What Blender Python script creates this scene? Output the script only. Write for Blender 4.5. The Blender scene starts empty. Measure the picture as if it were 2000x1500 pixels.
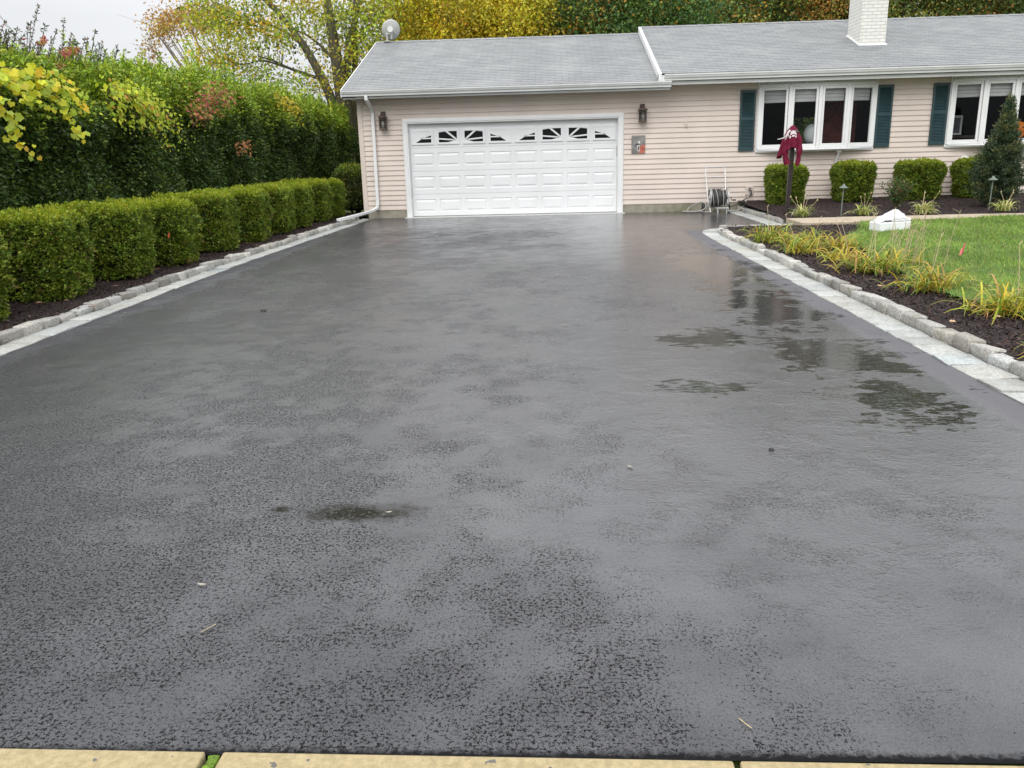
import bpy, math, random
import numpy as np
from mathutils import Vector, Matrix

random.seed(11)
rng = np.random.default_rng(11)
S = bpy.context.scene
COL = S.collection

# ------------------------------------------------------------------ camera, sky, sun, exposure
FPX, PITCH, YAW, ROLL, CAMH = 1620.0, 0.26922, -0.05041, -0.02654, 1.38582
cF = Vector((math.sin(YAW) * math.cos(PITCH), math.cos(YAW) * math.cos(PITCH), -math.sin(PITCH)))
_r = Vector((math.cos(YAW), -math.sin(YAW), 0)); _u = _r.cross(cF)
cR = math.cos(ROLL) * _r + math.sin(ROLL) * _u
cU = -math.sin(ROLL) * _r + math.cos(ROLL) * _u
CAM = Vector((0, 0, CAMH))
cd = bpy.data.cameras.new('camera'); cam = bpy.data.objects.new('camera', cd); COL.objects.link(cam)
cd.sensor_fit = 'HORIZONTAL'; cd.sensor_width = 36.0; cd.lens = 36.0 * FPX / 2000.0
cd.clip_start = 0.05; cd.clip_end = 2000
cam.matrix_world = Matrix(((cR.x, cU.x, -cF.x, CAM.x), (cR.y, cU.y, -cF.y, CAM.y), (cR.z, cU.z, -cF.z, CAM.z), (0, 0, 0, 1)))
S.camera = cam

def at(u, v, X=None, Y=None, Z=None):
    """survey point: where the sight line through a photo pixel meets a plane of the place"""
    d = (u - 1000) / FPX * cR - (v - 750) / FPX * cU + cF
    t = X / d.x if X is not None else (Y / d.y if Y is not None else (Z - CAMH) / d.z)
    return CAM + t * d

S.view_settings.view_transform = 'Standard'
S.view_settings.look = 'None'
S.view_settings.exposure = 0.1
S.view_settings.gamma = 1.0

SUN_EL, SUN_AZ = math.radians(48), math.radians(200)      # azimuth from +Y, clockwise: behind the camera, a little to one side
W = bpy.data.worlds.new('World'); S.world = W; W.use_nodes = True
nt = W.node_tree; nt.nodes.clear()
def wn(t, **k):
    n = nt.nodes.new(t)
    for a, b in k.items(): setattr(n, a, b)
    return n
wout = wn('ShaderNodeOutputWorld')
sky = wn('ShaderNodeTexSky', sky_type='NISHITA', sun_disc=False, sun_elevation=SUN_EL, sun_rotation=SUN_AZ)
b1 = wn('ShaderNodeBackground'); b1.inputs[1].default_value = 0.05
nt.links.new(sky.outputs[0], b1.inputs[0])
tc = wn('ShaderNodeTexCoord'); sx = wn('ShaderNodeSeparateXYZ')
nt.links.new(tc.outputs['Generated'], sx.inputs[0])
ramp = wn('ShaderNodeValToRGB')                              # overcast cloud deck: brighter overhead than at the horizon
ramp.color_ramp.elements[0].position = 0.0; ramp.color_ramp.elements[0].color = (0.62, 0.65, 0.68, 1)
ramp.color_ramp.elements[1].position = 1.0; ramp.color_ramp.elements[1].color = (1.75, 1.77, 1.81, 1)
for _p, _c in ((.10, .84), (.17, .95), (.25, 1.5), (.42, 1.9)):
    _e = ramp.color_ramp.elements.new(_p); _e.color = (_c, _c * 1.015, _c * 1.045, 1)
nt.links.new(sx.outputs['Z'], ramp.inputs[0])
cn = wn('ShaderNodeTexNoise'); cn.inputs['Scale'].default_value = 2.2; cn.inputs['Detail'].default_value = 4
cm = wn('ShaderNodeMapping'); cm.inputs['Scale'].default_value = (1, 1, 2.5)
nt.links.new(tc.outputs['Generated'], cm.inputs[0]); nt.links.new(cm.outputs[0], cn.inputs['Vector'])
cr2 = wn('ShaderNodeMapRange'); cr2.inputs['From Min'].default_value = 0.3; cr2.inputs['From Max'].default_value = 0.7
cr2.inputs['To Min'].default_value = 0.9; cr2.inputs['To Max'].default_value = 1.08
nt.links.new(cn.outputs['Fac'], cr2.inputs['Value'])
b2 = wn('ShaderNodeBackground')
nt.links.new(ramp.outputs[0], b2.inputs[0]); nt.links.new(cr2.outputs[0], b2.inputs[1])
mx = wn('ShaderNodeMixShader'); mx.inputs[0].default_value = 0.9
nt.links.new(b1.outputs[0], mx.inputs[1]); nt.links.new(b2.outputs[0], mx.inputs[2])
nt.links.new(mx.outputs[0], wout.inputs[0])

sd = bpy.data.lights.new('sun', 'SUN'); sd.energy = 1.55; sd.angle = math.radians(40); sd.color = (1.0, 0.97, 0.92)
sun = bpy.data.objects.new('sun', sd); COL.objects.link(sun)
_sv = Vector((math.sin(SUN_AZ) * math.cos(SUN_EL), math.cos(SUN_AZ) * math.cos(SUN_EL), math.sin(SUN_EL)))
sun.rotation_euler = _sv.to_track_quat('Z', 'Y').to_euler()

# ------------------------------------------------------------------ helpers
ORG = {}
class MB:
    """collects simple shapes; build() links them as ONE mesh object"""
    def __init__(s): s.v = []; s.f = []; s.m = []; s.mi = 0
    def add(s, vs, fs):
        o = len(s.v); s.v += [tuple(p) for p in vs]
        for f in fs: s.f.append([i + o for i in f]); s.m.append(s.mi)
    def box(s, x0, x1, y0, y1, z0, z1):
        s.add([(x0, y0, z0), (x1, y0, z0), (x1, y1, z0), (x0, y1, z0), (x0, y0, z1), (x1, y0, z1), (x1, y1, z1), (x0, y1, z1)],
              [(0, 3, 2, 1), (4, 5, 6, 7), (0, 1, 5, 4), (1, 2, 6, 5), (2, 3, 7, 6), (3, 0, 4, 7)])
    def bar(s, a, b, w, h, up=(0, 0, 1)):
        a = Vector(a); b = Vector(b); d = (b - a).normalized(); up = Vector(up)
        r = d.cross(up)
        if r.length < 1e-4: r = d.cross(Vector((0, 1, 0)))
        r.normalize(); n = r.cross(d)
        q = []
        for p in (a, b):
            q += [p - r * w / 2 - n * h / 2, p + r * w / 2 - n * h / 2, p + r * w / 2 + n * h / 2, p - r * w / 2 + n * h / 2]
        s.add(q, [(0, 3, 2, 1), (4, 5, 6, 7), (0, 1, 5, 4), (1, 2, 6, 5), (2, 3, 7, 6), (3, 0, 4, 7)])
    def tube(s, pts, r0, r1=None, n=8, cap=True):
        pts = [Vector(p) for p in pts]; r1 = r0 if r1 is None else r1
        k = len(pts); vs = []; last = None
        for i, p in enumerate(pts):
            d = (pts[min(i + 1, k - 1)] - pts[max(i - 1, 0)])
            d = d.normalized() if d.length > 1e-9 else Vector((0, 0, 1))
            if last is None:
                a = d.cross(Vector((0, 0, 1)))
                if a.length < 1e-3: a = d.cross(Vector((0, 1, 0)))
            else: a = last - d * last.dot(d)
            a.normalize(); last = a; b = d.cross(a); r = r0 + (r1 - r0) * i / max(1, k - 1)
            for j in range(n):
                t = 2 * math.pi * j / n; vs.append(p + (a * math.cos(t) + b * math.sin(t)) * r)
        fs = [(i * n + j, i * n + (j + 1) % n, (i + 1) * n + (j + 1) % n, (i + 1) * n + j) for i in range(k - 1) for j in range(n)]
        if cap: fs += [tuple(range(n - 1, -1, -1)), tuple((k - 1) * n + j for j in range(n))]
        s.add(vs, fs)
    def lathe(s, c, prof, n=20, axis='z'):
        vs = []; c = Vector(c)
        for r, h in prof:
            for j in range(n):
                t = 2 * math.pi * j / n; a, b = r * math.cos(t), r * math.sin(t)
                vs.append(c + (Vector((a, b, h)) if axis == 'z' else Vector((a, h, b)) if axis == 'y' else Vector((h, a, b))))
        k = len(prof)
        s.add(vs, [(i * n + j, i * n + (j + 1) % n, (i + 1) * n + (j + 1) % n, (i + 1) * n + j) for i in range(k - 1) for j in range(n)])
    def prism(s, poly, d):
        """poly: 3-D outline, extruded by vector d"""
        n = len(poly); d = Vector(d); p = [Vector(q) for q in poly]
        s.add(p + [q + d for q in p], [tuple(range(n - 1, -1, -1)), tuple(range(n, 2 * n))] + [(i, (i + 1) % n, n + (i + 1) % n, n + i) for i in range(n)])
    def build(s, name, mat, parent=None, smooth=False, bevel=0, rec=True):
        org = ORG.get(parent.name, Vector()) if parent else Vector()
        me = bpy.data.meshes.new(name)
        me.from_pydata([(p[0] - org.x, p[1] - org.y, p[2] - org.z) for p in s.v], [], s.f)
        for m in (mat if isinstance(mat, (list, tuple)) else [mat]): me.materials.append(m)
        if isinstance(mat, (list, tuple)): me.polygons.foreach_set('material_index', s.m)
        if rec:
            import bmesh
            bm = bmesh.new(); bm.from_mesh(me); bmesh.ops.recalc_face_normals(bm, faces=bm.faces); bm.to_mesh(me); bm.free()
        if smooth: me.polygons.foreach_set('use_smooth', [True] * len(me.polygons))
        o = bpy.data.objects.new(name, me); COL.objects.link(o)
        if parent: o.parent = parent; ORG[o.name] = org
        if bevel:
            b = o.modifiers.new('bevel', 'BEVEL'); b.width = bevel; b.segments = 2; b.limit_method = 'ANGLE'
        return o

def tag(o, label=None, cat=None, group=None, kind=None):
    if label: o['label'] = label
    if cat: o['category'] = cat
    if group: o['group'] = group
    if kind: o['kind'] = kind
    return o

def thing(name, label, cat, loc, group=None):
    o = bpy.data.objects.new(name, None); COL.objects.link(o); o.location = loc
    ORG[o.name] = Vector(loc); tag(o, label, cat, group)
    return o

def dup(root, loc, rotz=0.0, label=None, group=None, scale=None):
    r = root.copy(); COL.objects.link(r); r.location = loc; r.rotation_euler = (0, 0, rotz)
    if scale: r.scale = scale
    if label: r['label'] = label
    if group: r['group'] = group
    for ch in list(root.children):
        c = ch.copy(); COL.objects.link(c); c.parent = r
        for g in list(ch.children):
            k = g.copy(); COL.objects.link(k); k.parent = c
    return r

def nz(P, sc, seed=0):
    """cheap smooth 3-D noise, about -1..1"""
    q = np.asarray(P, float) * sc; g = np.random.default_rng(seed); out = np.zeros(len(q))
    for k in range(5):
        d = g.normal(size=3); d /= np.linalg.norm(d); fr = g.uniform(.7, 2.2)
        out += np.sin(q @ d * fr * 2 + g.uniform(0, 6.28)) * np.cos(q @ np.roll(d, 1) * fr * 1.7 + g.uniform(0, 6.28))
    return out / 2.2

def raw_mesh(name, V, F, nper, mat, parent=None, col=None, smooth=False):
    """numpy verts (N,3) and faces (M,nper) to a mesh, with a per-face colour attribute"""
    org = ORG.get(parent.name, Vector()) if parent else Vector()
    V = np.asarray(V, np.float32) - np.array(org, np.float32); F = np.asarray(F, np.int32)
    me = bpy.data.meshes.new(name)
    me.vertices.add(len(V)); me.vertices.foreach_set('co', V.ravel())
    me.loops.add(F.size); me.loops.foreach_set('vertex_index', F.ravel())
    me.polygons.add(len(F)); me.polygons.foreach_set('loop_start', np.arange(0, F.size, nper, dtype=np.int32))
    me.update(calc_edges=True)
    if smooth: me.polygons.foreach_set('use_smooth', np.ones(len(F), bool))
    if col is not None:
        a = me.attributes.new('col', 'FLOAT_COLOR', 'FACE')
        a.data.foreach_set('color', np.concatenate([col, np.ones((len(col), 1))], 1).astype(np.float32).ravel())
    me.materials.append(mat)
    o = bpy.data.objects.new(name, me); COL.objects.link(o)
    if parent: o.parent = parent; ORG[o.name] = org
    return o

def unit(a): return a / (np.linalg.norm(a, axis=1, keepdims=True) + 1e-9)

def leaves(name, P, D, size, col, mat, parent=None, width=.5, fold=.12, N=None):
    """one pointed leaf blade per point"""
    n = len(P); D = unit(D); size = np.broadcast_to(size, (n,))[:, None]
    R = rng.normal(size=(n, 3)) if N is None else N + rng.normal(size=(n, 3)) * .45
    U = unit(np.cross(D, R)); T = np.cross(U, D)
    mid = P + D * size * .42
    V = np.stack([P, mid + U * size * width / 2 + T * size * fold, P + D * size, mid - U * size * width / 2 + T * size * fold], 1).reshape(-1, 3)
    F = np.arange(4 * n).reshape(n, 4)
    return raw_mesh(name, V, F, 4, mat, parent, col)

def pick(pal, n, w=None, var=.18):
    pal = np.array(pal, float); i = rng.choice(len(pal), n, p=None if w is None else np.array(w) / sum(w))
    c = pal[i] * np.exp(rng.normal(size=(n, 1)) * var) * np.exp(rng.normal(size=(n, 3)) * var * .25)
    return np.clip(c, 0.002, .8)

# ------------------------------------------------------------------ materials
def mat_new(name):
    m = bpy.data.materials.new(name); m.use_nodes = True; t = m.node_tree; t.nodes.clear()
    o = t.nodes.new('ShaderNodeOutputMaterial'); p = t.nodes.new('ShaderNodeBsdfPrincipled')
    t.links.new(p.outputs[0], o.inputs[0]); return m, t, p, o
def ND(t, ty, ins=None, **k):
    n = t.nodes.new(ty)
    for a, b in k.items(): setattr(n, a, b)
    for a, b in (ins or {}).items():
        if isinstance(b, bpy.types.NodeSocket): t.links.new(b, n.inputs[a])
        else: n.inputs[a].default_value = b
    return n
def mth(t, op, a, b=None, c=None, clamp=False):
    n = t.nodes.new('ShaderNodeMath'); n.operation = op; n.use_clamp = clamp
    for i, x in enumerate((a, b, c)):
        if x is None: continue
        if isinstance(x, bpy.types.NodeSocket): t.links.new(x, n.inputs[i])
        else: n.inputs[i].default_value = x
    return n.outputs[0]
def mixc(t, f, a, b):
    n = t.nodes.new('ShaderNodeMix'); n.data_type = 'RGBA'
    for i, x in ((0, f), (6, a), (7, b)):
        if isinstance(x, bpy.types.NodeSocket): t.links.new(x, n.inputs[i])
        else: n.inputs[i].default_value = x if i == 0 else (*x, 1)
    return n.outputs[2]
def mapr(t, v, a, b, c=0., d=1., smooth=True):
    n = ND(t, 'ShaderNodeMapRange', {'Value': v, 'From Min': a, 'From Max': b, 'To Min': c, 'To Max': d})
    n.interpolation_type = 'SMOOTHSTEP' if smooth else 'LINEAR'; return n.outputs[0]
def pos(t, scale=(1, 1, 1)):
    g = t.nodes.new('ShaderNodeNewGeometry')
    return ND(t, 'ShaderNodeMapping', {'Vector': g.outputs['Position'], 'Scale': scale}).outputs[0]
def obj_co(t, scale=(1, 1, 1)):
    g = t.nodes.new('ShaderNodeTexCoord')
    return ND(t, 'ShaderNodeMapping', {'Vector': g.outputs['Object'], 'Scale': scale}).outputs[0]
def noise(t, vec, sc, det=3, rough=.55):
    return ND(t, 'ShaderNodeTexNoise', {'Vector': vec, 'Scale': sc, 'Detail': det, 'Roughness': rough}).outputs['Fac']

def plain(name, col, rough=.5, var=.12, sc=6., metal=0., spec=.5, bump=0., bsc=40., dirt=None):
    """surface with gentle real-world unevenness in colour, gloss and relief"""
    m, t, p, o = mat_new(name); v = obj_co(t)
    n = noise(t, v, sc, 4); lo = tuple(c * (1 - var) for c in col); hi = tuple(min(.95, c * (1 + var)) for c in col)
    c = mixc(t, mapr(t, n, .3, .7), lo, hi)
    if dirt: c = mixc(t, mapr(t, noise(t, v, sc * .37, 5), .52, .75, 0, dirt[1]), c, dirt[0]); 
    t.links.new(c, p.inputs['Base Color'])
    t.links.new(mapr(t, noise(t, v, sc * 2.3, 3), .3, .7, rough * .85, min(1, rough * 1.15)), p.inputs['Roughness'])
    p.inputs['Metallic'].default_value = metal; p.inputs['Specular IOR Level'].default_value = spec
    if bump:
        b = ND(t, 'ShaderNodeBump', {'Height': noise(t, v, bsc, 3), 'Strength': bump, 'Distance': .01}); t.links.new(b.outputs[0], p.inputs['Normal'])
    return m

def foliage(name, rough=.45, trans=.22, spec=.35):
    m, t, p, o = mat_new(name)
    a = ND(t, 'ShaderNodeAttribute', attribute_name='col'); t.links.new(a.outputs['Color'], p.inputs['Base Color'])
    p.inputs['Roughness'].default_value = rough; p.inputs['Specular IOR Level'].default_value = spec
    tr = ND(t, 'ShaderNodeBsdfTranslucent', {'Color': a.outputs['Color']})
    x = ND(t, 'ShaderNodeMixShader', {0: trans, 1: p.outputs[0], 2: tr.outputs[0]}); t.links.new(x.outputs[0], o.inputs[0])
    return m
M = {}
M['leaf'] = foliage('leaf', .45, .32); M['leaf_gloss'] = foliage('leaf_gloss', .42, .2, .35); M['blade'] = foliage('blade', .5, .25, .3)

def bark_mat(name, col):
    m, t, p, o = mat_new(name); v = obj_co(t, (1, 1, .22))
    n = noise(t, v, 14, 5); c = mixc(t, mapr(t, n, .35, .65), tuple(x * .55 for x in col), col)
    t.links.new(c, p.inputs['Base Color']); p.inputs['Roughness'].default_value = .85
    b = ND(t, 'ShaderNodeBump', {'Height': n, 'Strength': .6, 'Distance': .03}); t.links.new(b.outputs[0], p.inputs['Normal'])
    return m
M['bark'] = bark_mat('bark', (.13, .115, .075)); M['bark_dark'] = bark_mat('bark_dark', (.07, .055, .045)); M['bark_pale'] = bark_mat('bark_pale', (.25, .2, .17))
M['twig'] = plain('twig', (.12, .085, .05), .85)

def asphalt():
    m, t, p, o = mat_new('wet_asphalt'); P = pos(t); g = t.nodes.new('ShaderNodeSeparateXYZ'); t.links.new(P, g.inputs[0])
    X, Y = g.outputs['X'], g.outputs['Y']
    big = noise(t, P, .55, 4); mid = noise(t, P, 2.3, 4, .6)
    def lerp(a, b, f): return mth(t, 'ADD', a, mth(t, 'MULTIPLY', mth(t, 'SUBTRACT', b, a), f))
    def blob(cx, cy, rx, ry):
        a = mth(t, 'DIVIDE', mth(t, 'SUBTRACT', X, cx), rx); b = mth(t, 'DIVIDE', mth(t, 'SUBTRACT', Y, cy), ry)
        return mth(t, 'SUBTRACT', 1., mth(t, 'SQRT', mth(t, 'ADD', mth(t, 'MULTIPLY', a, a), mth(t, 'MULTIPLY', b, b))))
    # bare stone pits where the water film breaks
    patch = noise(t, pos(t, (1.2, .8, 1)), .9, 5, .62); patch2 = noise(t, P, 4.0, 3, .6)
    dens = mth(t, 'ADD', mapr(t, mth(t, 'ADD', mth(t, 'MULTIPLY', patch, .6), mth(t, 'MULTIPLY', patch2, .4)), .38, .62), mth(t, 'ADD', mapr(t, X, 2.2, -1.8, -.30, .34, False), mapr(t, mth(t, 'ADD', Y, mth(t, 'MULTIPLY', X, .8)), 3.2, 1.2, 0., .42)), clamp=True)
    curl = mth(t, 'ABSOLUTE', mth(t, 'SUBTRACT', noise(t, P, 50, 2.5, .6), .5))       # stone rims standing out of the film
    brk = noise(t, P, 90, 2, .6)
    curl = mth(t, 'MULTIPLY', mapr(t, curl, lerp(.004, .026, dens), lerp(.0, .013, dens)), mapr(t, brk, lerp(.62, .44, dens), lerp(.66, .50, dens)))
    pit = noise(t, pos(t, (1.05, .95, 1)), 92, 2.5, .65)
    def scuff(a): return mapr(t, mth(t, 'ADD', a, mth(t, 'MULTIPLY', mth(t, 'SUBTRACT', patch2, .5), 2.)), .1, .5)
    dens = mth(t, 'MAXIMUM', dens, mth(t, 'MAXIMUM', scuff(blob(1.50, 3.02, .16, .12)), scuff(blob(1.30, 3.06, .07, .1))))
    thr = lerp(.70, .562, dens)
    pits = mth(t, 'MULTIPLY', mth(t, 'SUBTRACT', pit, thr), 30., clamp=True)
    pits = mth(t, 'MAXIMUM', pits, curl)
    # standing water: a wandering band beside the kerb and a few shallow hollows
    blobs = None
    for a in ((2.0, 10.3, .62, 2.6), (1.95, 7.6, .5, 1.7), (1.95, 5.6, .5, .9), (1.2, 6.25, .45, .4), (1.9, 4.5, .42, .5), (.9, 4.9, .3, .2)):
        q = blob(*a); blobs = q if blobs is None else mth(t, 'MAXIMUM', blobs, q)
    wob = mth(t, 'MULTIPLY', mth(t, 'SUBTRACT', mth(t, 'ADD', mth(t, 'MULTIPLY', noise(t, P, 2.6, 5, .65), .6), mth(t, 'MULTIPLY', noise(t, pos(t, (.7, 1.4, 1)), 10, 4, .7), .4)), .5), 5.2)
    pud = mapr(t, mth(t, 'ADD', blobs, wob), .20, .36)
    sheen = mapr(t, mth(t, 'ADD', blob(1.2, 4.6, 1.9, 3.2), mth(t, 'MULTIPLY', mth(t, 'SUBTRACT', mid, .5), 1.2)), .0, .8)
    film = mth(t, 'MULTIPLY', mapr(t, mth(t, 'ADD', X, mth(t, 'MULTIPLY', mid, 1.2)), .2, 1.6), mapr(t, mth(t, 'ADD', Y, mth(t, 'MULTIPLY', big, 2.)), 10.4, 12.4))
    film2 = mapr(t, mth(t, 'ADD', Y, mth(t, 'MULTIPLY', mid, 4.)), 16.5, 19.5)
    film = mth(t, 'MAXIMUM', film, mth(t, 'MULTIPLY', film2, .6))
    edge = mth(t, 'MAXIMUM', mapr(t, mth(t, 'ADD', X, mth(t, 'MULTIPLY', mid, .14)), 2.36, 2.52), mapr(t, mth(t, 'ADD', X, mth(t, 'MULTIPLY', mid, .5)), -3.65, -4.05))
    edge = mth(t, 'MULTIPLY', edge, mapr(t, Y, 15.6, 14.6))
    wetv = mapr(t, mth(t, 'ADD', mth(t, 'MULTIPLY', big, .55), mth(t, 'MULTIPLY', mid, .45)), .36, .64)
    rough = lerp(.31, .19, wetv); rough = lerp(rough, .11, sheen)
    rough = lerp(rough, .13, mth(t, 'MULTIPLY', film, .95)); rough = lerp(rough, .035, pud); rough = lerp(rough, .65, edge)
    tar = mapr(t, mth(t, 'ADD', Y, mth(t, 'MULTIPLY', mth(t, 'SUBTRACT', noise(t, P, 45, 4, .65), .5), .07)), 1.70, 1.675)
    tree_refl = mapr(t, mth(t, 'ADD', mth(t, 'MAXIMUM', blob(-.83, 3.09, .30, .13), blob(-1.12, 3.12, .07, .06)), mth(t, 'MULTIPLY', wob, .55)), .0, .6)   # dark tree reflection in a wet hollow, painted as colour and low gloss
    tree_refl = mth(t, 'MULTIPLY', tree_refl, mapr(t, noise(t, P, 55, 3, .65), .3, .5, .45, 1.))
    npud = mth(t, 'SUBTRACT', 1., pud); pits = mth(t, 'MULTIPLY', mth(t, 'MULTIPLY', pits, npud), mth(t, 'SUBTRACT', 1., mth(t, 'MULTIPLY', mth(t, 'MAXIMUM', film, mth(t, 'MULTIPLY', sheen, .45)), .85)))
    pits = mth(t, 'MAXIMUM', pits, tar)
    rough = lerp(rough, .8, pits)
    rough = lerp(rough, .35, tree_refl); t.links.new(rough, p.inputs['Roughness'])
    spec = lerp(lerp(lerp(.78, 1.0, wetv), 1.0, sheen), .5, pud); spec = mth(t, 'MULTIPLY', spec, lerp(.6, 1., mapr(t, mth(t, 'ADD', Y, mth(t, 'ADD', mth(t, 'MULTIPLY', X, .5), mth(t, 'MULTIPLY', mth(t, 'SUBTRACT', mid, .5), 2.5))), 1.0, 3.4))); spec = lerp(spec, .03, tree_refl)
    spec = lerp(spec, .30, mth(t, 'MULTIPLY', mapr(t, Y, 9., 15.), mapr(t, X, 1.2, -.6))); spec = lerp(spec, .06, mth(t, 'MAXIMUM', mth(t, 'MULTIPLY', pits, .95), mth(t, 'MULTIPLY', edge, .7))); t.links.new(spec, p.inputs['Specular IOR Level'])
    p.inputs['IOR'].default_value = 1.55
    c = mixc(t, mapr(t, noise(t, P, 140, 2), .35, .65), (.022, .022, .0265), (.045, .045, .052))
    c = mixc(t, mapr(t, wetv, 0, 1, .25, 0), c, (.026, .026, .03))
    c = mixc(t, edge, c, mixc(t, mapr(t, X, -1, 1), (.05, .05, .056), (.098, .095, .105))); c = mixc(t, pits, c, (.008, .008, .009)); c = mixc(t, pud, c, (.014, .014, .013)); c = mixc(t, tree_refl, c, (.012, .011, .006))
    st = mapr(t, noise(t, P, 210, 1), .73, .77); c = mixc(t, mth(t, 'MULTIPLY', st, .3), c, (.3, .29, .28))
    t.links.new(c, p.inputs['Base Color'])
    grain = mth(t, 'ADD', mth(t, 'MULTIPLY', noise(t, P, 60, 4, .65), .9), mth(t, 'MULTIPLY', pits, -.7))
    grain = mth(t, 'ADD', grain, mth(t, 'MULTIPLY', mth(t, 'MULTIPLY', noise(t, P, 30, 3, .6), 1.5), mapr(t, mth(t, 'ADD', mth(t, 'MULTIPLY', patch2, .5), mth(t, 'MULTIPLY', noise(t, P, 1.7, 4, .6), .5)), .46, .6)))
    rip = mth(t, 'ADD', noise(t, pos(t, (.55, 1.2, 1)), 20, 3, .65), mth(t, 'MULTIPLY', noise(t, pos(t, (.8, 1.2, 1)), 42, 2, .6), .35))
    h = lerp(grain, mth(t, 'MULTIPLY', rip, 1.6), pud)
    fade = mapr(t, Y, 2, 16, 1., .6, False)
    b = ND(t, 'ShaderNodeBump', {'Height': h, 'Distance': .008, 'Strength': lerp(lerp(mth(t, 'MULTIPLY', fade, .40), .30, sheen), .15, pud)})
    t.links.new(b.outputs[0], p.inputs['Normal'])
    return m
M['asphalt'] = asphalt()

def stone_mat(name, a, b, moss=0., rough=.6):
    m, t, p, o = mat_new(name); P = pos(t)
    at_ = ND(t, 'ShaderNodeAttribute', attribute_name='col').outputs['Color']
    c = mixc(t, mapr(t, noise(t, P, 60, 4, .7), .35, .65), a, b)
    mm = t.nodes.new('ShaderNodeMix'); mm.data_type = 'RGBA'; mm.blend_type = 'MULTIPLY'; mm.inputs[0].default_value = 1
    t.links.new(c, mm.inputs[6]); t.links.new(at_, mm.inputs[7]); c = mm.outputs[2]
    c = mixc(t, mapr(t, noise(t, P, 9, 4, .65), .5, .72, 0, .55), c, (.22, .21, .18))
    if moss: c = mixc(t, mapr(t, noise(t, P, 4, 5), .55, .7, 0, moss), c, (.10, .10, .035))
    t.links.new(c, p.inputs['Base Color']); p.inputs['Roughness'].default_value = rough; p.inputs['Specular IOR Level'].default_value = .35
    bb = ND(t, 'ShaderNodeBump', {'Height': noise(t, P, 45, 4, .7), 'Strength': .6, 'Distance': .012}); t.links.new(bb.outputs[0], p.inputs['Normal'])
    return m
M['granite'] = stone_mat('granite', (.24, .235, .215), (.47, .455, .42), .4)
M['paver'] = stone_mat('paver', (.29, .30, .285), (.46, .47, .445), .15, .5)

def concrete(name, a, b, sc=30., spots=None, rough=.7, moss=None):
    m, t, p, o = mat_new(name); P = pos(t)
    c = mixc(t, mapr(t, noise(t, P, sc, 5, .7), .3, .7), a, b)
    c = mixc(t, mapr(t, noise(t, P, sc * 4, 2), .6, .7, 0, .4), c, tuple(x * .45 for x in a))
    if spots: c = mixc(t, mapr(t, noise(t, P, 26, 2), .70, .73), c, spots)
    if moss: c = mixc(t, mapr(t, noise(t, P, 3, 4, .65), .45, .65, 0, .8), c, moss)
    t.links.new(c, p.inputs['Base Color']); p.inputs['Roughness'].default_value = rough
    bb = ND(t, 'ShaderNodeBump', {'Height': noise(t, P, sc * 3, 3), 'Strength': .4, 'Distance': .005}); t.links.new(bb.outputs[0], p.inputs['Normal'])
    return m
M['sidewalk'] = concrete('sidewalk', (.29, .23, .12), (.42, .34, .185), 55, (.12, .11, .10))
M['walk'] = concrete('walk', (.36, .29, .21), (.47, .39, .29), 8)
M['found'] = concrete('found', (.24, .22, .17), (.36, .33, .27), 12, None, .8, (.14, .14, .07))
M['slab'] = concrete('slab', (.42, .42, .41), (.56, .56, .55), 12)
M['moss'] = plain('moss', (.16, .28, .02), .9, .4, 60, bump=1., bsc=120)

def mulch():
    m, t, p, o = mat_new('mulch'); P = pos(t)
    n = ND(t, 'ShaderNodeTexVoronoi', {'Vector': pos(t, (1, 1.3, 1)), 'Scale': 38.}).outputs['Distance']; k = noise(t, P, 55, 4, .7)
    c = mixc(t, mapr(t, k, .3, .72), (.010, .006, .006), (.050, .028, .027)); t.links.new(c, p.inputs['Base Color'])
    p.inputs['Roughness'].default_value = .75; p.inputs['Specular IOR Level'].default_value = .3
    b = ND(t, 'ShaderNodeBump', {'Height': mth(t, 'ADD', n, k), 'Strength': 1., 'Distance': .025}); t.links.new(b.outputs[0], p.inputs['Normal'])
    return m
M['mulch'] = mulch()
def ground_mat(name, a, b, sc):
    m, t, p, o = mat_new(name); P = pos(t)
    c = mixc(t, mapr(t, noise(t, P, sc, 6, .65), .3, .7), a, b); c = mixc(t, mapr(t, noise(t, P, sc * .08, 4), .4, .7, 0, .5), c, (.10, .09, .03))
    t.links.new(c, p.inputs['Base Color']); p.inputs['Roughness'].default_value = .9
    bb = ND(t, 'ShaderNodeBump', {'Height': noise(t, P, sc * 5, 3), 'Strength': .8, 'Distance': .03}); t.links.new(bb.outputs[0], p.inputs['Normal'])
    return m
M['ground'] = ground_mat('ground', (.05, .08, .02), (.10, .15, .03), 3.)
M['lawn'] = ground_mat('lawn', (.05, .10, .02), (.13, .22, .04), 20.)
M['siding'] = plain('siding', (.64, .552, .49), .45, .05, 1.2, spec=.4, dirt=((.50, .44, .38), .35))
M['white'] = plain('white', (.75, .755, .75), .38, .03, 3.)
M['door_white'] = plain('door_white', (.74, .75, .755), .4, .03, 2.)
M['gutter'] = plain('gutter', (.66, .67, .66), .35, .05, 2., dirt=((.45, .45, .43), .5))
M['shutter'] = plain('shutter', (.016, .045, .052), .4, .15, 5.)
M['bronze'] = plain('bronze', (.085, .06, .05), .5, .3, 30.)
M['black'] = plain('black', (.012, .012, .012), .45, .3, 30.)
M['post'] = plain('post', (.022, .015, .014), .4, .2, 20.)
M['steel'] = plain('steel', (.55, .55, .54), .35, .1, 20., metal=.6)
M['hose'] = plain('hose', (.30, .29, .27), .45, .15, 15.)
M['hose_dark'] = plain('hose_dark', (.05, .05, .05), .45, .3, 15.)
M['dish'] = plain('dish', (.46, .46, .44), .5, .05, 3.)
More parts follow.
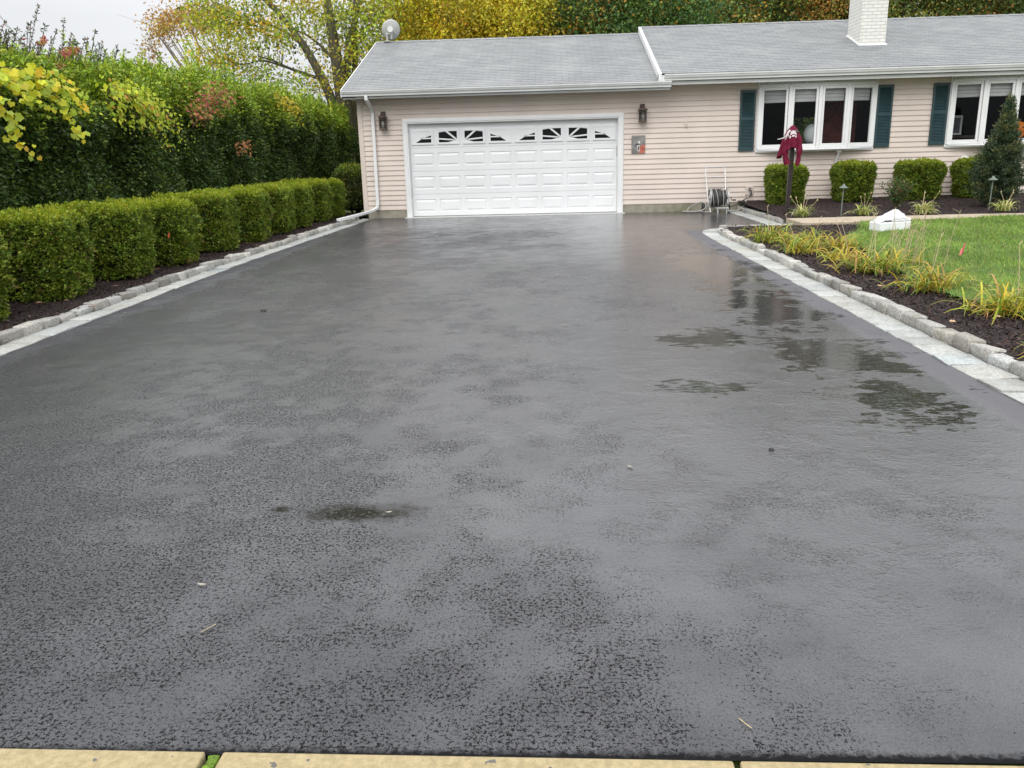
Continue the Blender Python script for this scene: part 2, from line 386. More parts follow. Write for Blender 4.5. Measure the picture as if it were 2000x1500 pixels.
M['dark_room'] = plain('dark_room', (.07, .055, .045), .8, .3, 2.)
M['red_curtain'] = plain('red_curtain', (.12, .030, .022), .9, .35, 5.)
M['blind'] = plain('blind', (.62, .60, .60), .8, .05, 5.)
M['pumpkin'] = plain('pumpkin', (.85, .23, .012), .5, .12, 6.)
M['ceramic'] = plain('ceramic', (.72, .74, .73), .3, .04, 4.)
M['maroon'] = plain('maroon', (.135, .010, .030), .9, .2, 12., spec=.2, bump=.5, bsc=150)
M['print'] = plain('print', (.74, .66, .68), .7, .15, 60.)
M['foam'] = plain('foam', (.82, .83, .85), .6, .03, 8., bump=.3, bsc=120)
M['flag_pink'] = plain('flag_pink', (.78, .20, .20), .6, .08, 20.)
M['flag_orange'] = plain('flag_orange', (.75, .14, .05), .6, .08, 20.)
M['lamp_green'] = plain('lamp_green', (.13, .16, .13), .5, .15, 20.)
M['fence_grey'] = plain('fence_grey', (.25, .24, .22), .8, .15, 5.)

def brick_white():
    m, t, p, o = mat_new('painted_brick'); g = t.nodes.new('ShaderNodeTexCoord')
    s = t.nodes.new('ShaderNodeSeparateXYZ'); t.links.new(g.outputs['Object'], s.inputs[0])
    v = ND(t, 'ShaderNodeCombineXYZ', {0: mth(t, 'ADD', s.outputs[0], s.outputs[1]), 1: s.outputs[2], 2: 0.}).outputs[0]
    b = ND(t, 'ShaderNodeTexBrick', {'Vector': v, 'Scale': 1., 'Mortar Size': .008, 'Mortar Smooth': .3, 'Brick Width': .21, 'Row Height': .075, 'Color1': (.74, .73, .69, 1), 'Color2': (.69, .68, .64, 1), 'Mortar': (.60, .59, .55, 1)})
    t.links.new(mixc(t, mapr(t, noise(t, g.outputs['Object'], 9, 4), .55, .75, 0, .35), b.outputs[0], (.5, .48, .42)), p.inputs['Base Color']); p.inputs['Roughness'].default_value = .7
    bb = ND(t, 'ShaderNodeBump', {'Height': b.outputs['Fac'], 'Strength': 1., 'Distance': .012}); bb.invert = True; t.links.new(bb.outputs[0], p.inputs['Normal'])
    return m
M['brick'] = brick_white()
def shingle():
    m, t, p, o = mat_new('shingle'); g = t.nodes.new('ShaderNodeNewGeometry')
    v = ND(t, 'ShaderNodeMapping', {'Vector': g.outputs['Position'], 'Scale': (1, 1.06, 0)}).outputs[0]
    b = ND(t, 'ShaderNodeTexBrick', {'Vector': v, 'Scale': 1., 'Mortar Size': .007, 'Mortar Smooth': .3, 'Brick Width': .305, 'Row Height': .145, 'Color1': (.19, .20, .205, 1), 'Color2': (.245, .255, .26, 1), 'Mortar': (.13, .135, .14, 1)})
    b.inputs['Bias'].default_value = -.1
    c = mixc(t, mapr(t, noise(t, g.outputs['Position'], 1.1, 5, .6), .45, .75, 0, .6), b.outputs[0], (.30, .305, .305))
    c = mixc(t, mapr(t, noise(t, pos(t, (3, .25, 1)), 1.2, 4, .6), .55, .8, 0, .5), c, (.20, .205, .20))
    t.links.new(c, p.inputs['Base Color']); p.inputs['Roughness'].default_value = .5; p.inputs['Specular IOR Level'].default_value = .4
    bb = ND(t, 'ShaderNodeBump', {'Height': mth(t, 'ADD', mth(t, 'MULTIPLY', b.outputs['Fac'], -1.), mth(t, 'MULTIPLY', noise(t, g.outputs['Position'], 90, 2), .5)), 'Strength': .5, 'Distance': .01}); t.links.new(bb.outputs[0], p.inputs['Normal'])
    return m
M['shingle'] = shingle()
def glass(name, tint, alpha):
    m, t, p, o = mat_new(name); t.nodes.remove(p)
    tr = ND(t, 'ShaderNodeBsdfTransparent', {'Color': (*tint, 1)}); gl = ND(t, 'ShaderNodeBsdfGlossy', {'Color': (.9, .92, .95, 1), 'Roughness': .03})
    fr = ND(t, 'ShaderNodeFresnel', {'IOR': 1.45})
    mx = ND(t, 'ShaderNodeMixShader', {0: mth(t, 'MULTIPLY', fr.outputs[0], alpha), 1: tr.outputs[0], 2: gl.outputs[0]}); t.links.new(mx.outputs[0], o.inputs[0])
    return m
M['glass'] = glass('glass', (.80, .82, .82), .38)
M['lamp_glass'] = glass('lamp_glass', (.75, .76, .72), 1.)
M['plastic_bag'] = plain('plastic_bag', (.60, .63, .68), .25, .06, 9., bump=.6, bsc=14)
def pane_dark():
    m, t, p, o = mat_new('garage_glass'); p.inputs['Base Color'].default_value = (.006, .006, .007, 1); p.inputs['Roughness'].default_value = .08; p.inputs['Specular IOR Level'].default_value = .2
    return m
M['garage_glass'] = pane_dark()

# ------------------------------------------------------------------ the ground, the drive, beds and pavings
D0 = 20.16                                                   # distance of the house front
LX = lambda y: float(np.interp(y, [0, 6, 8, 9.5, 12, 14.5, 17, 18.8, 20.3], [-4.18, -4.21, -4.26, -4.31, -4.34, -4.31, -4.27, -4.25, -4.22]))
def sheet(name, x0, x1, y0, y1, zf, nx, ny, mat, kind='structure'):
    xs = np.linspace(0, 1, nx); ys = np.linspace(y0, y1, ny); V = []
    for y in ys:
        a = x0(y) if callable(x0) else x0; b = x1(y) if callable(x1) else x1
        for s in xs: V.append((a + (b - a) * s, y, 0))
    V = np.array(V, float); V[:, 2] = zf(V)
    F = [(j * nx + i, j * nx + i + 1, (j + 1) * nx + i + 1, (j + 1) * nx + i) for j in range(ny - 1) for i in range(nx - 1)]
    return tag(raw_mesh(name, V, F, 4, mat, smooth=True), kind=kind)
gm = MB(); gm.add([(-300, -120, -.04), (300, -120, -.04), (300, 500, -.04), (-300, 500, -.04)], [(0, 1, 2, 3)])
tag(gm.build('ground', M['ground']), kind='structure')
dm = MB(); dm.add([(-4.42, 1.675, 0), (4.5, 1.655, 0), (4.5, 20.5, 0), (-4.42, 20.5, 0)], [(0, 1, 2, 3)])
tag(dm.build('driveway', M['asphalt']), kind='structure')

# the pavement at the foot of the drive: slabs with joints
sw = MB()
for x0, x1 in ((-4.6, -2.6), (-2.585, -.872), (-.838, .41), (.425, 2.1), (2.115, 4.2)):
    y1 = 1.668 - .012 * (x0 + .9); y2 = 1.668 - .012 * (x1 + .9)
    sw.prism([(x0 + (.012 if x0 > -.9 and x0 < 0 else 0), .2, -.03), (x1, .2, -.03), (x1 + (.02 if x1 < 0 and x1 > -1 else 0), y2, -.03), (x0 + (.03 if x0 > -.9 and x0 < 0 else 0), y1, -.03)], (0, 0, .042))
tag(sw.build('pavement', M['sidewalk'], bevel=.006), kind='structure')
rd = MB(); rd.box(-40, 40, -8, .19, -.035, -.028); tag(rd.build('road', concrete('road', (.06, .06, .06), (.10, .10, .10), 40)), kind='structure')
mo = MB(); mo.prism([(-.867, .3, -.02), (-.843, .3, -.02), (-.815, 1.66, -.02), (-.838, 1.66, -.02)], (0, 0, .026))
for k in range(60):
    y = rng.uniform(1.45, 1.66); x = -.868 + (y - 1.45) * .12 + rng.uniform(0, .024); r = rng.uniform(.004, .011)
    mo.lathe((x, y, .0), [(r, 0), (r * .8, r * .5), (0.001, r * .8)], 6)
tag(mo.build('joint_moss', M['moss'], smooth=True), 'bright green moss filling the joint between two tan pavement slabs', 'moss', kind='stuff')

def bumps(V, sc, amp, seed): return amp * nz(np.c_[V[:, 0], V[:, 1], V[:, 0] * 0], sc, seed)
def xl(y): return float(np.interp(y, [2.4, 6.4, 7.4, 8.9, 10.8, 12, 12.7, 13.3, 14.1, 14.95], [3.85, 3.62, 3.52, 3.68, 4.0, 4.1, 4.45, 4.8, 5.1, 5.45]))
zlawn = lambda V: .105 + bumps(V, .9, .012, 3) + .012 * np.clip(V[:, 0] - 5, 0, 9)
sheet('lawn', xl, 16, 1.9, 14.97, zlawn, 40, 60, M['lawn'])
sheet('mulch_bed', lambda y: 2.9, lambda y: xl(y) + .25, 1.7, 14.6, lambda V: .066 + bumps(V, 3, .006, 4) + bumps(V, 14, .004, 5), 40, 240, M['mulch'])
sheet('mulch_bed_far', lambda y: 3.05 if y < 15 else 3.3, lambda y: xl(min(y, 14.9)) + .3, 14.6, 15.08, lambda V: .066 + bumps(V, 3, .006, 4), 30, 8, M['mulch'])
zbed = lambda x, y: .10 + .028 * np.clip(y - 16.1, 0, 4.1) + .006 * np.clip(x - 5, 0, 8)
sheet('house_bed', lambda y: 4.40, 18, 16.02, 20.25, lambda V: zbed(V[:, 0], V[:, 1]) + bumps(V, 3, .008, 6) + bumps(V, 11, .006, 7), 200, 80, M['mulch'])
sheet('hedge_bed', -9.5, lambda y: LX(y) - .27, 1.9, 21.5, lambda V: .058 + bumps(V, 3, .008, 8) + bumps(V, 13, .006, 9), 70, 240, M['mulch'])
wk = MB(); y0 = 14.99
for i, x in enumerate(np.arange(4.42, 17.5, .92)):
    wk.box(x, x + .91, 14.99, 16.03, .02, .112 + .004 * (i % 2))
tag(wk.build('walkway', M['walk'], bevel=.01), kind='structure')
# far side of the property behind the house
# mulch chips, loose
def chips(name, n, sampler, col=((.02, .011, .010), (.06, .034, .03), (.10, .06, .045))):
    P = sampler(n); D = np.c_[rng.normal(size=(n, 2)), rng.normal(size=n) * .35]
    tag(leaves(name, P, D, rng.uniform(.015, .06, n), pick(col, n, (5, 3, .4)), M['blade'], None, .35, .2, np.tile([0, 0, 1.], (n, 1))), 'shredded dark brown bark mulch scattered over the beds', 'mulch', kind='stuff')
def smp(n):
    a = n * 5 // 10; b = n * 3 // 10; c = n - a - b
    y1 = rng.uniform(3.5, 15, a); x1 = np.array([rng.uniform(2.97, xl(y) + .2) for y in y1])
    y2 = rng.uniform(3, 20, b); x2 = np.array([LX(y) - .29 - rng.uniform(0, .9) for y in y2])
    x3 = rng.uniform(4.5, 12, c); y3 = rng.uniform(16.1, 20, c)
    return np.concatenate([np.c_[x1, y1, x1 * 0 + .073], np.c_[x2, y2, x2 * 0 + .066], np.c_[x3, y3, zbed(x3, y3) + .006]])
chips('mulch_chips', 30000, smp)

# granite block kerbs and their flat gutter strips
def resample(pts, step):
    pts = [Vector(p) for p in pts]; out = [pts[0]]; acc = 0
    L = [0]
    for a, b in zip(pts, pts[1:]): L.append(L[-1] + (b - a).length)
    s = 0; res = []
    while s < L[-1]:
        i = max(k for k in range(len(L) - 1) if L[k] <= s + 1e-9); f = (s - L[i]) / max(1e-9, L[i + 1] - L[i])
        res.append(pts[i].lerp(pts[i + 1], f)); s += step() if callable(step) else step
    res.append(pts[-1]); return res
def smooth_path(pts, k=3):
    pts = [Vector(p) for p in pts]
    for _ in range(k):
        q = [pts[0]]
        for a, b in zip(pts, pts[1:]): q += [a.lerp(b, .25), a.lerp(b, .75)]
        pts = q + [pts[-1]]
    return pts
def blocks(name, path, off0, off1, h, step, mat, gap=.008, jit=.008, z0=-.02, bev=.012, tint=.13, hj=.008):
    """stones set along a path between two sideways offsets (positive = right of travel)"""
    P = resample(path, step); V = []; F = []; C = []
    for a, b in zip(P, P[1:]):
        d = b - a; L = d.length
        if L < .05: continue
        d.normalize(); n = Vector((d.y, -d.x, 0)); k = len(V)
        hh = h + rng.normal() * hj; tw = rng.normal() * jit * .5
        for z in (z0, hh):
            for e, o in ((0, off0), (0, off1), (1, off1), (1, off0)):
                q = a + d * (gap / 2 if e == 0 else L - gap / 2) + n * (o + (tw if e else -tw) + rng.normal() * jit) + d * rng.normal() * jit * .5
                V.append((q.x, q.y, z + (rng.normal() * jit * .6 if z == hh else 0)))
        for f in ((0, 3, 2, 1), (4, 5, 6, 7), (0, 1, 5, 4), (1, 2, 6, 5), (2, 3, 7, 6), (3, 0, 4, 7)): F.append([i + k for i in f])
        c = math.exp(rng.normal() * tint); w = rng.normal() * .02
        C += [(c * (1 + w), c, c * (1 - w))] * 6
    o = raw_mesh(name, V, F, 4, mat, None, np.clip(np.array(C), .2, 1.6))
    import bmesh
    bm = bmesh.new(); bm.from_mesh(o.data); bmesh.ops.recalc_face_normals(bm, faces=bm.faces); bm.to_mesh(o.data); bm.free()
    b_ = o.modifiers.new('bevel', 'BEVEL'); b_.width = bev; b_.segments = 2
    return o
kl = [(LX(y) - .235, y, 0) for y in np.linspace(1.75, 19.6, 40)]
st = lambda: rng.uniform(.23, .33)
tag(blocks('granite_kerb', kl, -.115, 0, .086, st, M['granite'], .030, .010, bev=.016, tint=.2, hj=.011), 'long kerb of pale granite blocks edging the drive beside the clipped hedge row', 'kerb', 'granite kerbs of the drive')
tag(blocks('paver_strip', [(LX(y) - .13, y, 0) for y in np.linspace(1.75, 20.0, 40)], -.11, .11, .009, lambda: rng.uniform(.22, .38), M['paver'], .009, .006, -.02, .004, .09, .0025), kind='structure')
kr = smooth_path([(2.83, 1.75, 0), (2.83, 5, 0), (2.835, 9, 0), (2.85, 12, 0), (2.85, 13.9, 0), (2.87, 14.7, 0), (3.1, 15.12, 0), (3.5, 15.2, 0), (4.3, 15.16, 0)])
tag(blocks('granite_kerb', kr, 0, .115, .084, st, M['granite'], .026, .010, bev=.014, tint=.2, hj=.010), 'long kerb of granite blocks edging the daylily bed and curving round its far corner', 'kerb', 'granite kerbs of the drive')
sr = smooth_path([(2.70, 1.75, 0), (2.70, 5, 0), (2.70, 9, 0), (2.725, 12, 0), (2.72, 14.0, 0), (2.78, 14.95, 0), (3.0, 15.32, 0), (3.3, 15.38, 0)])
tag(blocks('paver_strip', sr, -.13, .12, .009, lambda: rng.uniform(.22, .38), M['paver'], .009, .006, -.02, .004, .09, .0025), kind='structure')
kh = [(4.42, 16.2, 0), (4.40, 18, 0), (4.40, 20.1, 0)]
tag(blocks('granite_kerb', kh, -.02, .11, .10, st, M['granite'], .012), 'short kerb of granite blocks between the hose reel and the lamp post', 'kerb', 'granite kerbs of the drive')
tag(blocks('paver_strip', [(4.22, 16.0, 0), (4.22, 20.0, 0)], -.14, .15, .009, lambda: rng.uniform(.2, .34), M['paver'], .006, .006, -.02, .004, .08, .002), kind='structure')

# ------------------------------------------------------------------ the house
H = thing('house', 'long low house with pale pink clapboards, grey shingle roof and double garage', 'house', (3.0, D0, 0))
GX0, GX1, GZ = -3.29, 1.587, 2.134                            # garage opening
BAYS = [(4.80, 7.365), (9.065, 11.63)]                         # clear widths of the two bow windows
OPEN = [(GX0 - .05, GX1 + .05, -1, GZ + .06)] + [(a - .03, b + .03, 1.36, 2.84) for a, b in BAYS]
def clap(mb, x0, x1, z0, z1, opens, place):
    e = .1145; z = z0
    while z < z1 - 1e-6:
        zt = min(z + e, z1); segs = [(x0, x1)]
        for a, b, c, d in opens:
            if c < (z + zt) / 2 < d: segs = [s for q in segs for s in ((q[0], min(q[1], a)), (max(q[0], b), q[1])) if s[1] - s[0] > .01]
        for a, b in segs:
            P = [(a, -.014, z), (b, -.014, z), (b, -.017, z + .012), (a, -.017, z + .012), (b, 0, zt), (a, 0, zt)]
            mb.add([place(*p) for p in P], [(0, 1, 2, 3), (3, 2, 4, 5)])
            mb.add([place(a, -.014, z), place(b, -.014, z), place(b, .0, z), place(a, .0, z)], [(0, 3, 2, 1)])
        z = zt
w = MB()
clap(w, -4.36, 2.5, .185, 2.76, OPEN, lambda x, y, z: (x, D0 + y, z))
clap(w, 2.5, 18, .185, 2.88, OPEN, lambda x, y, z: (x, D0 + y, z))
clap(w, 0, 8, .185, 2.8, [], lambda x, y, z: (-4.39 + y, D0 + .1 + x, z))
for i in range(12):                                           # gable end above the eaves
    t0, t1 = i / 12, (i + 1) / 12; z0 = 2.8 + 1.6 * t0; z1 = 2.8 + 1.6 * t1
    w.add([(-4.405, D0 + 4.1 * t0, z0), (-4.405, D0 + 8.2 - 4.1 * t0, z0), (-4.39, D0 + 8.2 - 4.1 * t1, z1), (-4.39, D0 + 4.1 * t1, z1)], [(0, 1, 2, 3)])
w.build('siding', M['siding'], H, rec=False)
bw = MB()                                                     # sheathing behind the boards and the rear wall (with one rear window hole)
RWX0, RWX1, RWZ0, RWZ1 = 7.66, 8.45, 1.45, 2.30
for x0, x1, z0, z1 in ((-4.3, RWX0, 0, 2.9), (RWX1, 18, 0, 2.9), (RWX0, RWX1, 0, RWZ0), (RWX0, RWX1, RWZ1, 2.9)): bw.box(x0, x1, 28.1, 28.2, z0, z1)
bw.box(17.9, 18, D0 + .02, 28.1, 0, 2.9)
bw.build('rear_wall', M['siding'], H)
f = MB(); f.box(-4.36, -3.42, D0 - .004, D0 + .2, -.03, .186); f.box(1.72, 18, D0 - .004, D0 + .2, -.03, .186)
f.build('foundation', M['found'], H)
f = MB(); f.box(-4.46, -4.35, D0 - .03, D0 + .09, .17, 2.74); f.build('corner_post', M['siding'], H, bevel=.006)
# roofs
def roof(name, x0, x1, ye, ze, yr, zr, parent):
    m = MB(); th = .035; yb = 2 * yr - ye; n = 33                # shingle courses as real steps
    for sgn in (0, 1):
        for i in range(n):
            a, b = i / n, (i + 1) / n
            ya, yb_ = ye + (yr - ye) * a, ye + (yr - ye) * b; za, zb = ze + (zr - ze) * a, ze + (zr - ze) * b
            if sgn: ya, yb_ = 2 * yr - ya, 2 * yr - yb_
            m.add([(x0, ya, za + .007), (x1, ya, za + .007), (x1, yb_, zb), (x0, yb_, zb), (x0, ya, za - .002), (x1, ya, za - .002)], [(0, 1, 2, 3), (4, 5, 1, 0)])
    m.add([(x0, ye, ze - th), (x1, ye, ze - th), (x1, yr, zr - th), (x0, yr, zr - th), (x1, 2 * yr - ye, ze - th), (x0, 2 * yr - ye, ze - th)], [(0, 3, 2, 1), (3, 5, 4, 2)])
    m.add([(x0, ye, ze), (x0, yr, zr), (x0, yr, zr - th), (x0, ye, ze - th)], [(0, 1, 2, 3)]); m.add([(x0, yr, zr), (x0, 2 * yr - ye, ze), (x0, 2 * yr - ye, ze - th), (x0, yr, zr - th)], [(0, 1, 2, 3)])
    m.add([(x0, ye, ze), (x1, ye, ze), (x1, ye, ze - th), (x0, ye, ze - th)], [(0, 3, 2, 1)])
    x = x0
    while x < x1 - .05:                                           # ridge caps
        e = min(x + .3, x1); sl = (zr - ze) / (yr - ye)
        m.add([(x, yr - .14, zr - .14 * sl + .016), (e, yr - .14, zr - .14 * sl + .010), (e, yr, zr + .016), (x, yr, zr + .022), (e, yr + .14, zr - .14 * sl + .010), (x, yr + .14, zr - .14 * sl + .016)], [(0, 1, 2, 3), (3, 2, 4, 5)])
        x = e
    return m.build(name, M['shingle'], parent, rec=False)
YR = 24.16
RG = roof('roof', -4.67, 2.5, 19.60, 2.885, YR, 4.45, H); RG['label'] = 'lower shingle roof over the garage'
RM = roof('roof', 2.5, 18.3, 19.60, 3.035, YR, 4.605, H); RM['label'] = 'higher shingle roof over the rooms'
def slope_board(m, x0, x1, ye, ze, yr, zr, dz0, dz1, ends=True):
    m.prism([(x0, ye, ze + dz0), (x0, yr, zr + dz0), (x0, yr, zr + dz1), (x0, ye, ze + dz1)], (x1 - x0, 0, 0))
r = MB(); slope_board(r, 2.43, 2.497, 19.56, 3.02, YR, 4.605, -.14, .012); 
r.box(2.43, 2.575, 19.60, 19.72, 2.87, 3.03); r.build('rake_board', M['white'], H)
r = MB(); slope_board(r, -4.69, -4.672, 19.60, 2.885, YR, 4.45, -.15, .01); slope_board(r, -4.69, -4.672, 2 * YR - 19.6, 2.885, YR, 4.45, -.15, .01); r.build('rake_board', M['white'], H)
s = MB(); s.box(-4.66, 2.55, 19.68, D0 + .05, 2.745, 2.765); s.box(2.56, 18.2, 19.68, D0 + .05, 2.875, 2.895); s.box(-4.66, -4.37, 19.68, 28.6, 2.725, 2.742)
s.build('soffit', M['white'], H)
def gutter(x0, x1, zt, zb):
    m = MB(); yb, yf = 19.675, 19.56
    prof = [(yb, zt), (yb, zb), (yf + .04, zb), (yf + .035, zb + .035), (yf + .012, zb + .06), (yf, zt - .028), (yf - .008, zt - .026), (yf - .008, zt), (yf + .012, zt), (yf + .012, zt - .012), (yb - .01, zt - .012)]
    m.prism([(x0, y, z) for y, z in prof], (x1 - x0, 0, 0)); return m.build('gutter', M['gutter'], H)
gutter(-4.67, 2.72, 2.875, 2.752); gutter(2.56, 18.2, 3.015, 2.885)
f = MB(); f.box(2.72, 18.2, 19.68, 19.70, 2.80, 2.90); f.box(-4.66, 2.7, 19.68, 19.70, 2.70, 2.76); f.build('fascia', M['gutter'], H)
# downspout
dsp = [(-4.12, 19.62, 2.76), (-4.12, 19.63, 2.68), (-4.10, 20.02, 2.50), (-4.09, 20.09, 2.42), (-4.11, 20.09, .33), (-4.14, 20.07, .24), (-4.22, 19.9, .19), (-4.33, 19.2, .165), (-4.55, 17.95, .135)]
d = MB()
for a, b in zip(dsp, dsp[1:]): d.bar(a, Vector(b) + (Vector(b) - Vector(a)).normalized() * .02, .075, .06, (0, -1, 0) if abs(a[2] - b[2]) > .3 else (0, 0, 1))
d.build('downspout', M['white'], H, bevel=.01)
# chimney on the roof
slm = (4.605 - 3.035) / (YR - 19.6)
ch = MB(); cx0, cx1, cy0, cy1 = 7.40, 8.0, 21.5, 22.42
ch.box(cx0, cx1, cy0, cy1, 3.55, 5.6); ch.box(cx0 - .04, cx1 + .04, cy0 - .04, cy1 + .04, 5.6, 5.75); ch.box(cx0 + .1, cx1 - .1, cy0 + .15, cy1 - .15, 5.75, 5.95)
chim = ch.build('chimney', M['brick'], RM, bevel=.008)
fl = MB(); zf = lambda y: 3.035 + slm * (y - 19.6)
fl.prism([(cx0 - .03, cy0 - .05, zf(cy0 - .05) + .002), (cx1 + .03, cy0 - .05, zf(cy0 - .05) + .002), (cx1 + .03, cy1, zf(cy1) + .002), (cx0 - .03, cy1, zf(cy1) + .002)], (0, 0, .02))
fl.build('flashing', M['white'], RM)

# garage surround and door
t = MB(); yb = D0 - .035
t.box(-3.425, GX0 - .012, yb, D0 + .02, -.01, GZ + .125); t.box(GX1 + .012, GX1 + .135, yb, D0 + .02, -.01, GZ + .125); t.box(GX0 - .012, GX1 + .012, yb, D0 + .02, GZ + .012, GZ + .125)
t.box(-3.40, -3.335, yb - .014, yb, -.01, GZ + .10); t.box(GX1 + .045, GX1 + .11, yb - .014, yb, -.01, GZ + .10); t.box(-3.335, GX1 + .045, yb - .014, yb, GZ + .04, GZ + .10)
t.box(GX0 - .03, GX0, D0 + .022, D0 + .13, 0, GZ); t.box(GX1, GX1 + .03, D0 + .022, D0 + .13, 0, GZ); t.box(GX0 - .03, GX1 + .03, D0 + .022, D0 + .13, GZ, GZ + .03)
t.build('garage_trim', M['white'], H, bevel=.006)
YD = D0 + .10; SH = GZ / 4; PW = (GX1 - GX0) / 8
dr = MB()
def panel_face(m, x0, x1, z0, z1, rects):
    """flat face with moulded, recessed-and-raised panels"""
    xs = sorted({x0, x1, *[q for r_ in rects for q in (r_[0], r_[1])]}); zs = sorted({z0, z1, *[q for r_ in rects for q in (r_[2], r_[3])]})
    for a, b in zip(xs, xs[1:]):
        for c, e in zip(zs, zs[1:]):
            cx, cz = (a + b) / 2, (c + e) / 2
            if not any(r_[0] < cx < r_[1] and r_[2] < cz < r_[3] for r_ in rects): m.add([(a, YD, c), (b, YD, c), (b, YD, e), (a, YD, e)], [(0, 1, 2, 3)])
    for X0, X1, Z0, Z1 in rects:
        rings = [(0, 0), (.012, .011), (.026, .011), (.062, -.001)]; q = []
        for i, dy in rings: q += [(X0 + i, YD + dy, Z0 + i), (X1 - i, YD + dy, Z0 + i), (X1 - i, YD + dy, Z1 - i), (X0 + i, YD + dy, Z1 - i)]
        m.add(q, [(4 * k + j, 4 * k + (j + 1) % 4, 4 * k + 4 + (j + 1) % 4, 4 * k + 4 + j) for k in range(3) for j in range(4)] + [(12, 13, 14, 15)])
for k in range(4):
    z0, z1 = k * SH + .004 + (.02 if k == 0 else 0), (k + 1) * SH - .004
    if k < 3: rects = [(GX0 + (i + .5) * PW - .255, GX0 + (i + .5) * PW + .255, k * SH + .12, k * SH + .415) for i in range(8)]
    else: rects = []
    if rects: panel_face(dr, GX0 + .004, GX1 - .004, z0, z1, rects)
    else: dr.add([(GX0, YD, z0), (GX1, YD, z0), (GX1, YD, z1), (GX0, YD, z1)], [(0, 1, 2, 3)])
    dr.add([(GX0, YD, z1), (GX1, YD, z1), (GX1, YD + .012, z1 + .004), (GX0, YD + .012, z1 + .004)], [(0, 1, 2, 3)])
    dr.add([(GX0, YD, z0), (GX1, YD, z0), (GX1, YD + .012, z0 - .004), (GX0, YD + .012, z0 - .004)], [(3, 2, 1, 0)])
dr.box(GX0, GX1, YD + .02, YD + .06, .01, GZ)
gd = dr.build('garage_door', M['door_white'], H, rec=False)
rb = MB(); rb.box(GX0, GX1, YD - .005, YD + .03, -.01, .02); rb.build('bottom_seal', M['black'], gd)
hd = MB(); hd.box(GX1 - .02, GX1 - .005, YD - .02, YD, 1.3, 1.52); hd.build('latch', M['steel'], gd)
WZ0, WZ1 = 3 * SH + .115, 3 * SH + .365
for i in range(8):
    c = GX0 + (i + .5) * PW; x0, x1 = c - .215, c + .215; k = i % 4; mir = k in (2, 3); far = k in (0, 3)
    U = (lambda u: x1 - u * (x1 - x0)) if mir else (lambda u: x0 + u * (x1 - x0)); V_ = lambda v: WZ0 + v * (WZ1 - WZ0)
    pn = MB(); pn.box(x0, x1, YD - .008, YD - .003, WZ0, WZ1); 
    fr = MB(); yf = YD - .024
    for a, b, c_, e in ((x0 - .05, x0, WZ0 - .045, WZ1 + .045), (x1, x1 + .05, WZ0 - .045, WZ1 + .045), (x0, x1, WZ0 - .045, WZ0), (x0, x1, WZ1, WZ1 + .045)): fr.box(a, b, yf, YD, c_, e)
    P2 = lambda pts: [(U(u), YD - .017, V_(v)) for u, v in pts]
    if far:
        fr.prism(P2([(0, 0), (.14, 0), (.5, .38), (1, .66), (1, 1), (0, 1)]), (0, .008, 0)); fr.prism(P2([(.40, .33), (1, .34), (1, .46), (.52, .45)]), (0, .007, 0))
    else:
        fr.prism(P2([(0, .9), (.5, 1), (0, 1)]), (0, .008, 0)); fr.prism(P2([(.36, .98), (.5, 1), (.99, .30), (.88, .26)]), (0, .008, 0)); fr.prism(P2([(0, .27), (0, .40), (.9, .26), (.86, .14)]), (0, .007, 0))
        fr.prism(P2([(.5, 0), (1, 0), (1, .34), (.86, .26), (.75, .10)]), (0, .0085, 0))
    wn_ = fr.build('window_frame', M['door_white'], gd); pn.build('window_pane', M['garage_glass'], gd)
sl = MB(); sl.box(-3.44, 1.75, 19.86, D0 + .3, -.02, .012); sl.build('threshold', M['slab'], H, bevel=.004)

# shutters: louvred, raised off the boards
def shutter(x0, x1, z0, z1):
    m = MB(); y1 = D0 - .018; y0 = y1 - .03; fw = .045; zm = z0 + (z1 - z0) * .53
    m.box(x0, x0 + fw, y0, y1, z0, z1); m.box(x1 - fw, x1, y0, y1, z0, z1)
    for a, b in ((z0, z0 + .07), (zm - .035, zm + .035), (z1 - .06, z1)): m.box(x0 + fw, x1 - fw, y0, y1, a, b)
    m.box(x0 + fw, x1 - fw, y1 - .006, y1, z0 + .07, z1 - .06)
    for a, b in ((z0 + .07, zm - .035), (zm + .035, z1 - .06)):
        n = int((b - a) / .031)
        for i in range(n):
            z = a + (i + .5) * (b - a) / n
            m.add([(x0 + fw, y1 - .008, z + .014), (x1 - fw, y1 - .008, z + .014), (x1 - fw, y0 + .004, z - .010), (x0 + fw, y0 + .004, z - .010), (x0 + fw, y0 + .004, z - .015), (x1 - fw, y0 + .004, z - .015)], [(0, 3, 2, 1), (3, 4, 5, 2)])
    m.build('shutter', M['shutter'], H, rec=False)
shutter(4.36, 4.71, 1.335, 2.675); shutter(7.42, 7.77, 1.345, 2.695); shutter(8.65, 9.00, 1.36, 2.70); shutter(11.69, 12.04, 1.36, 2.70)

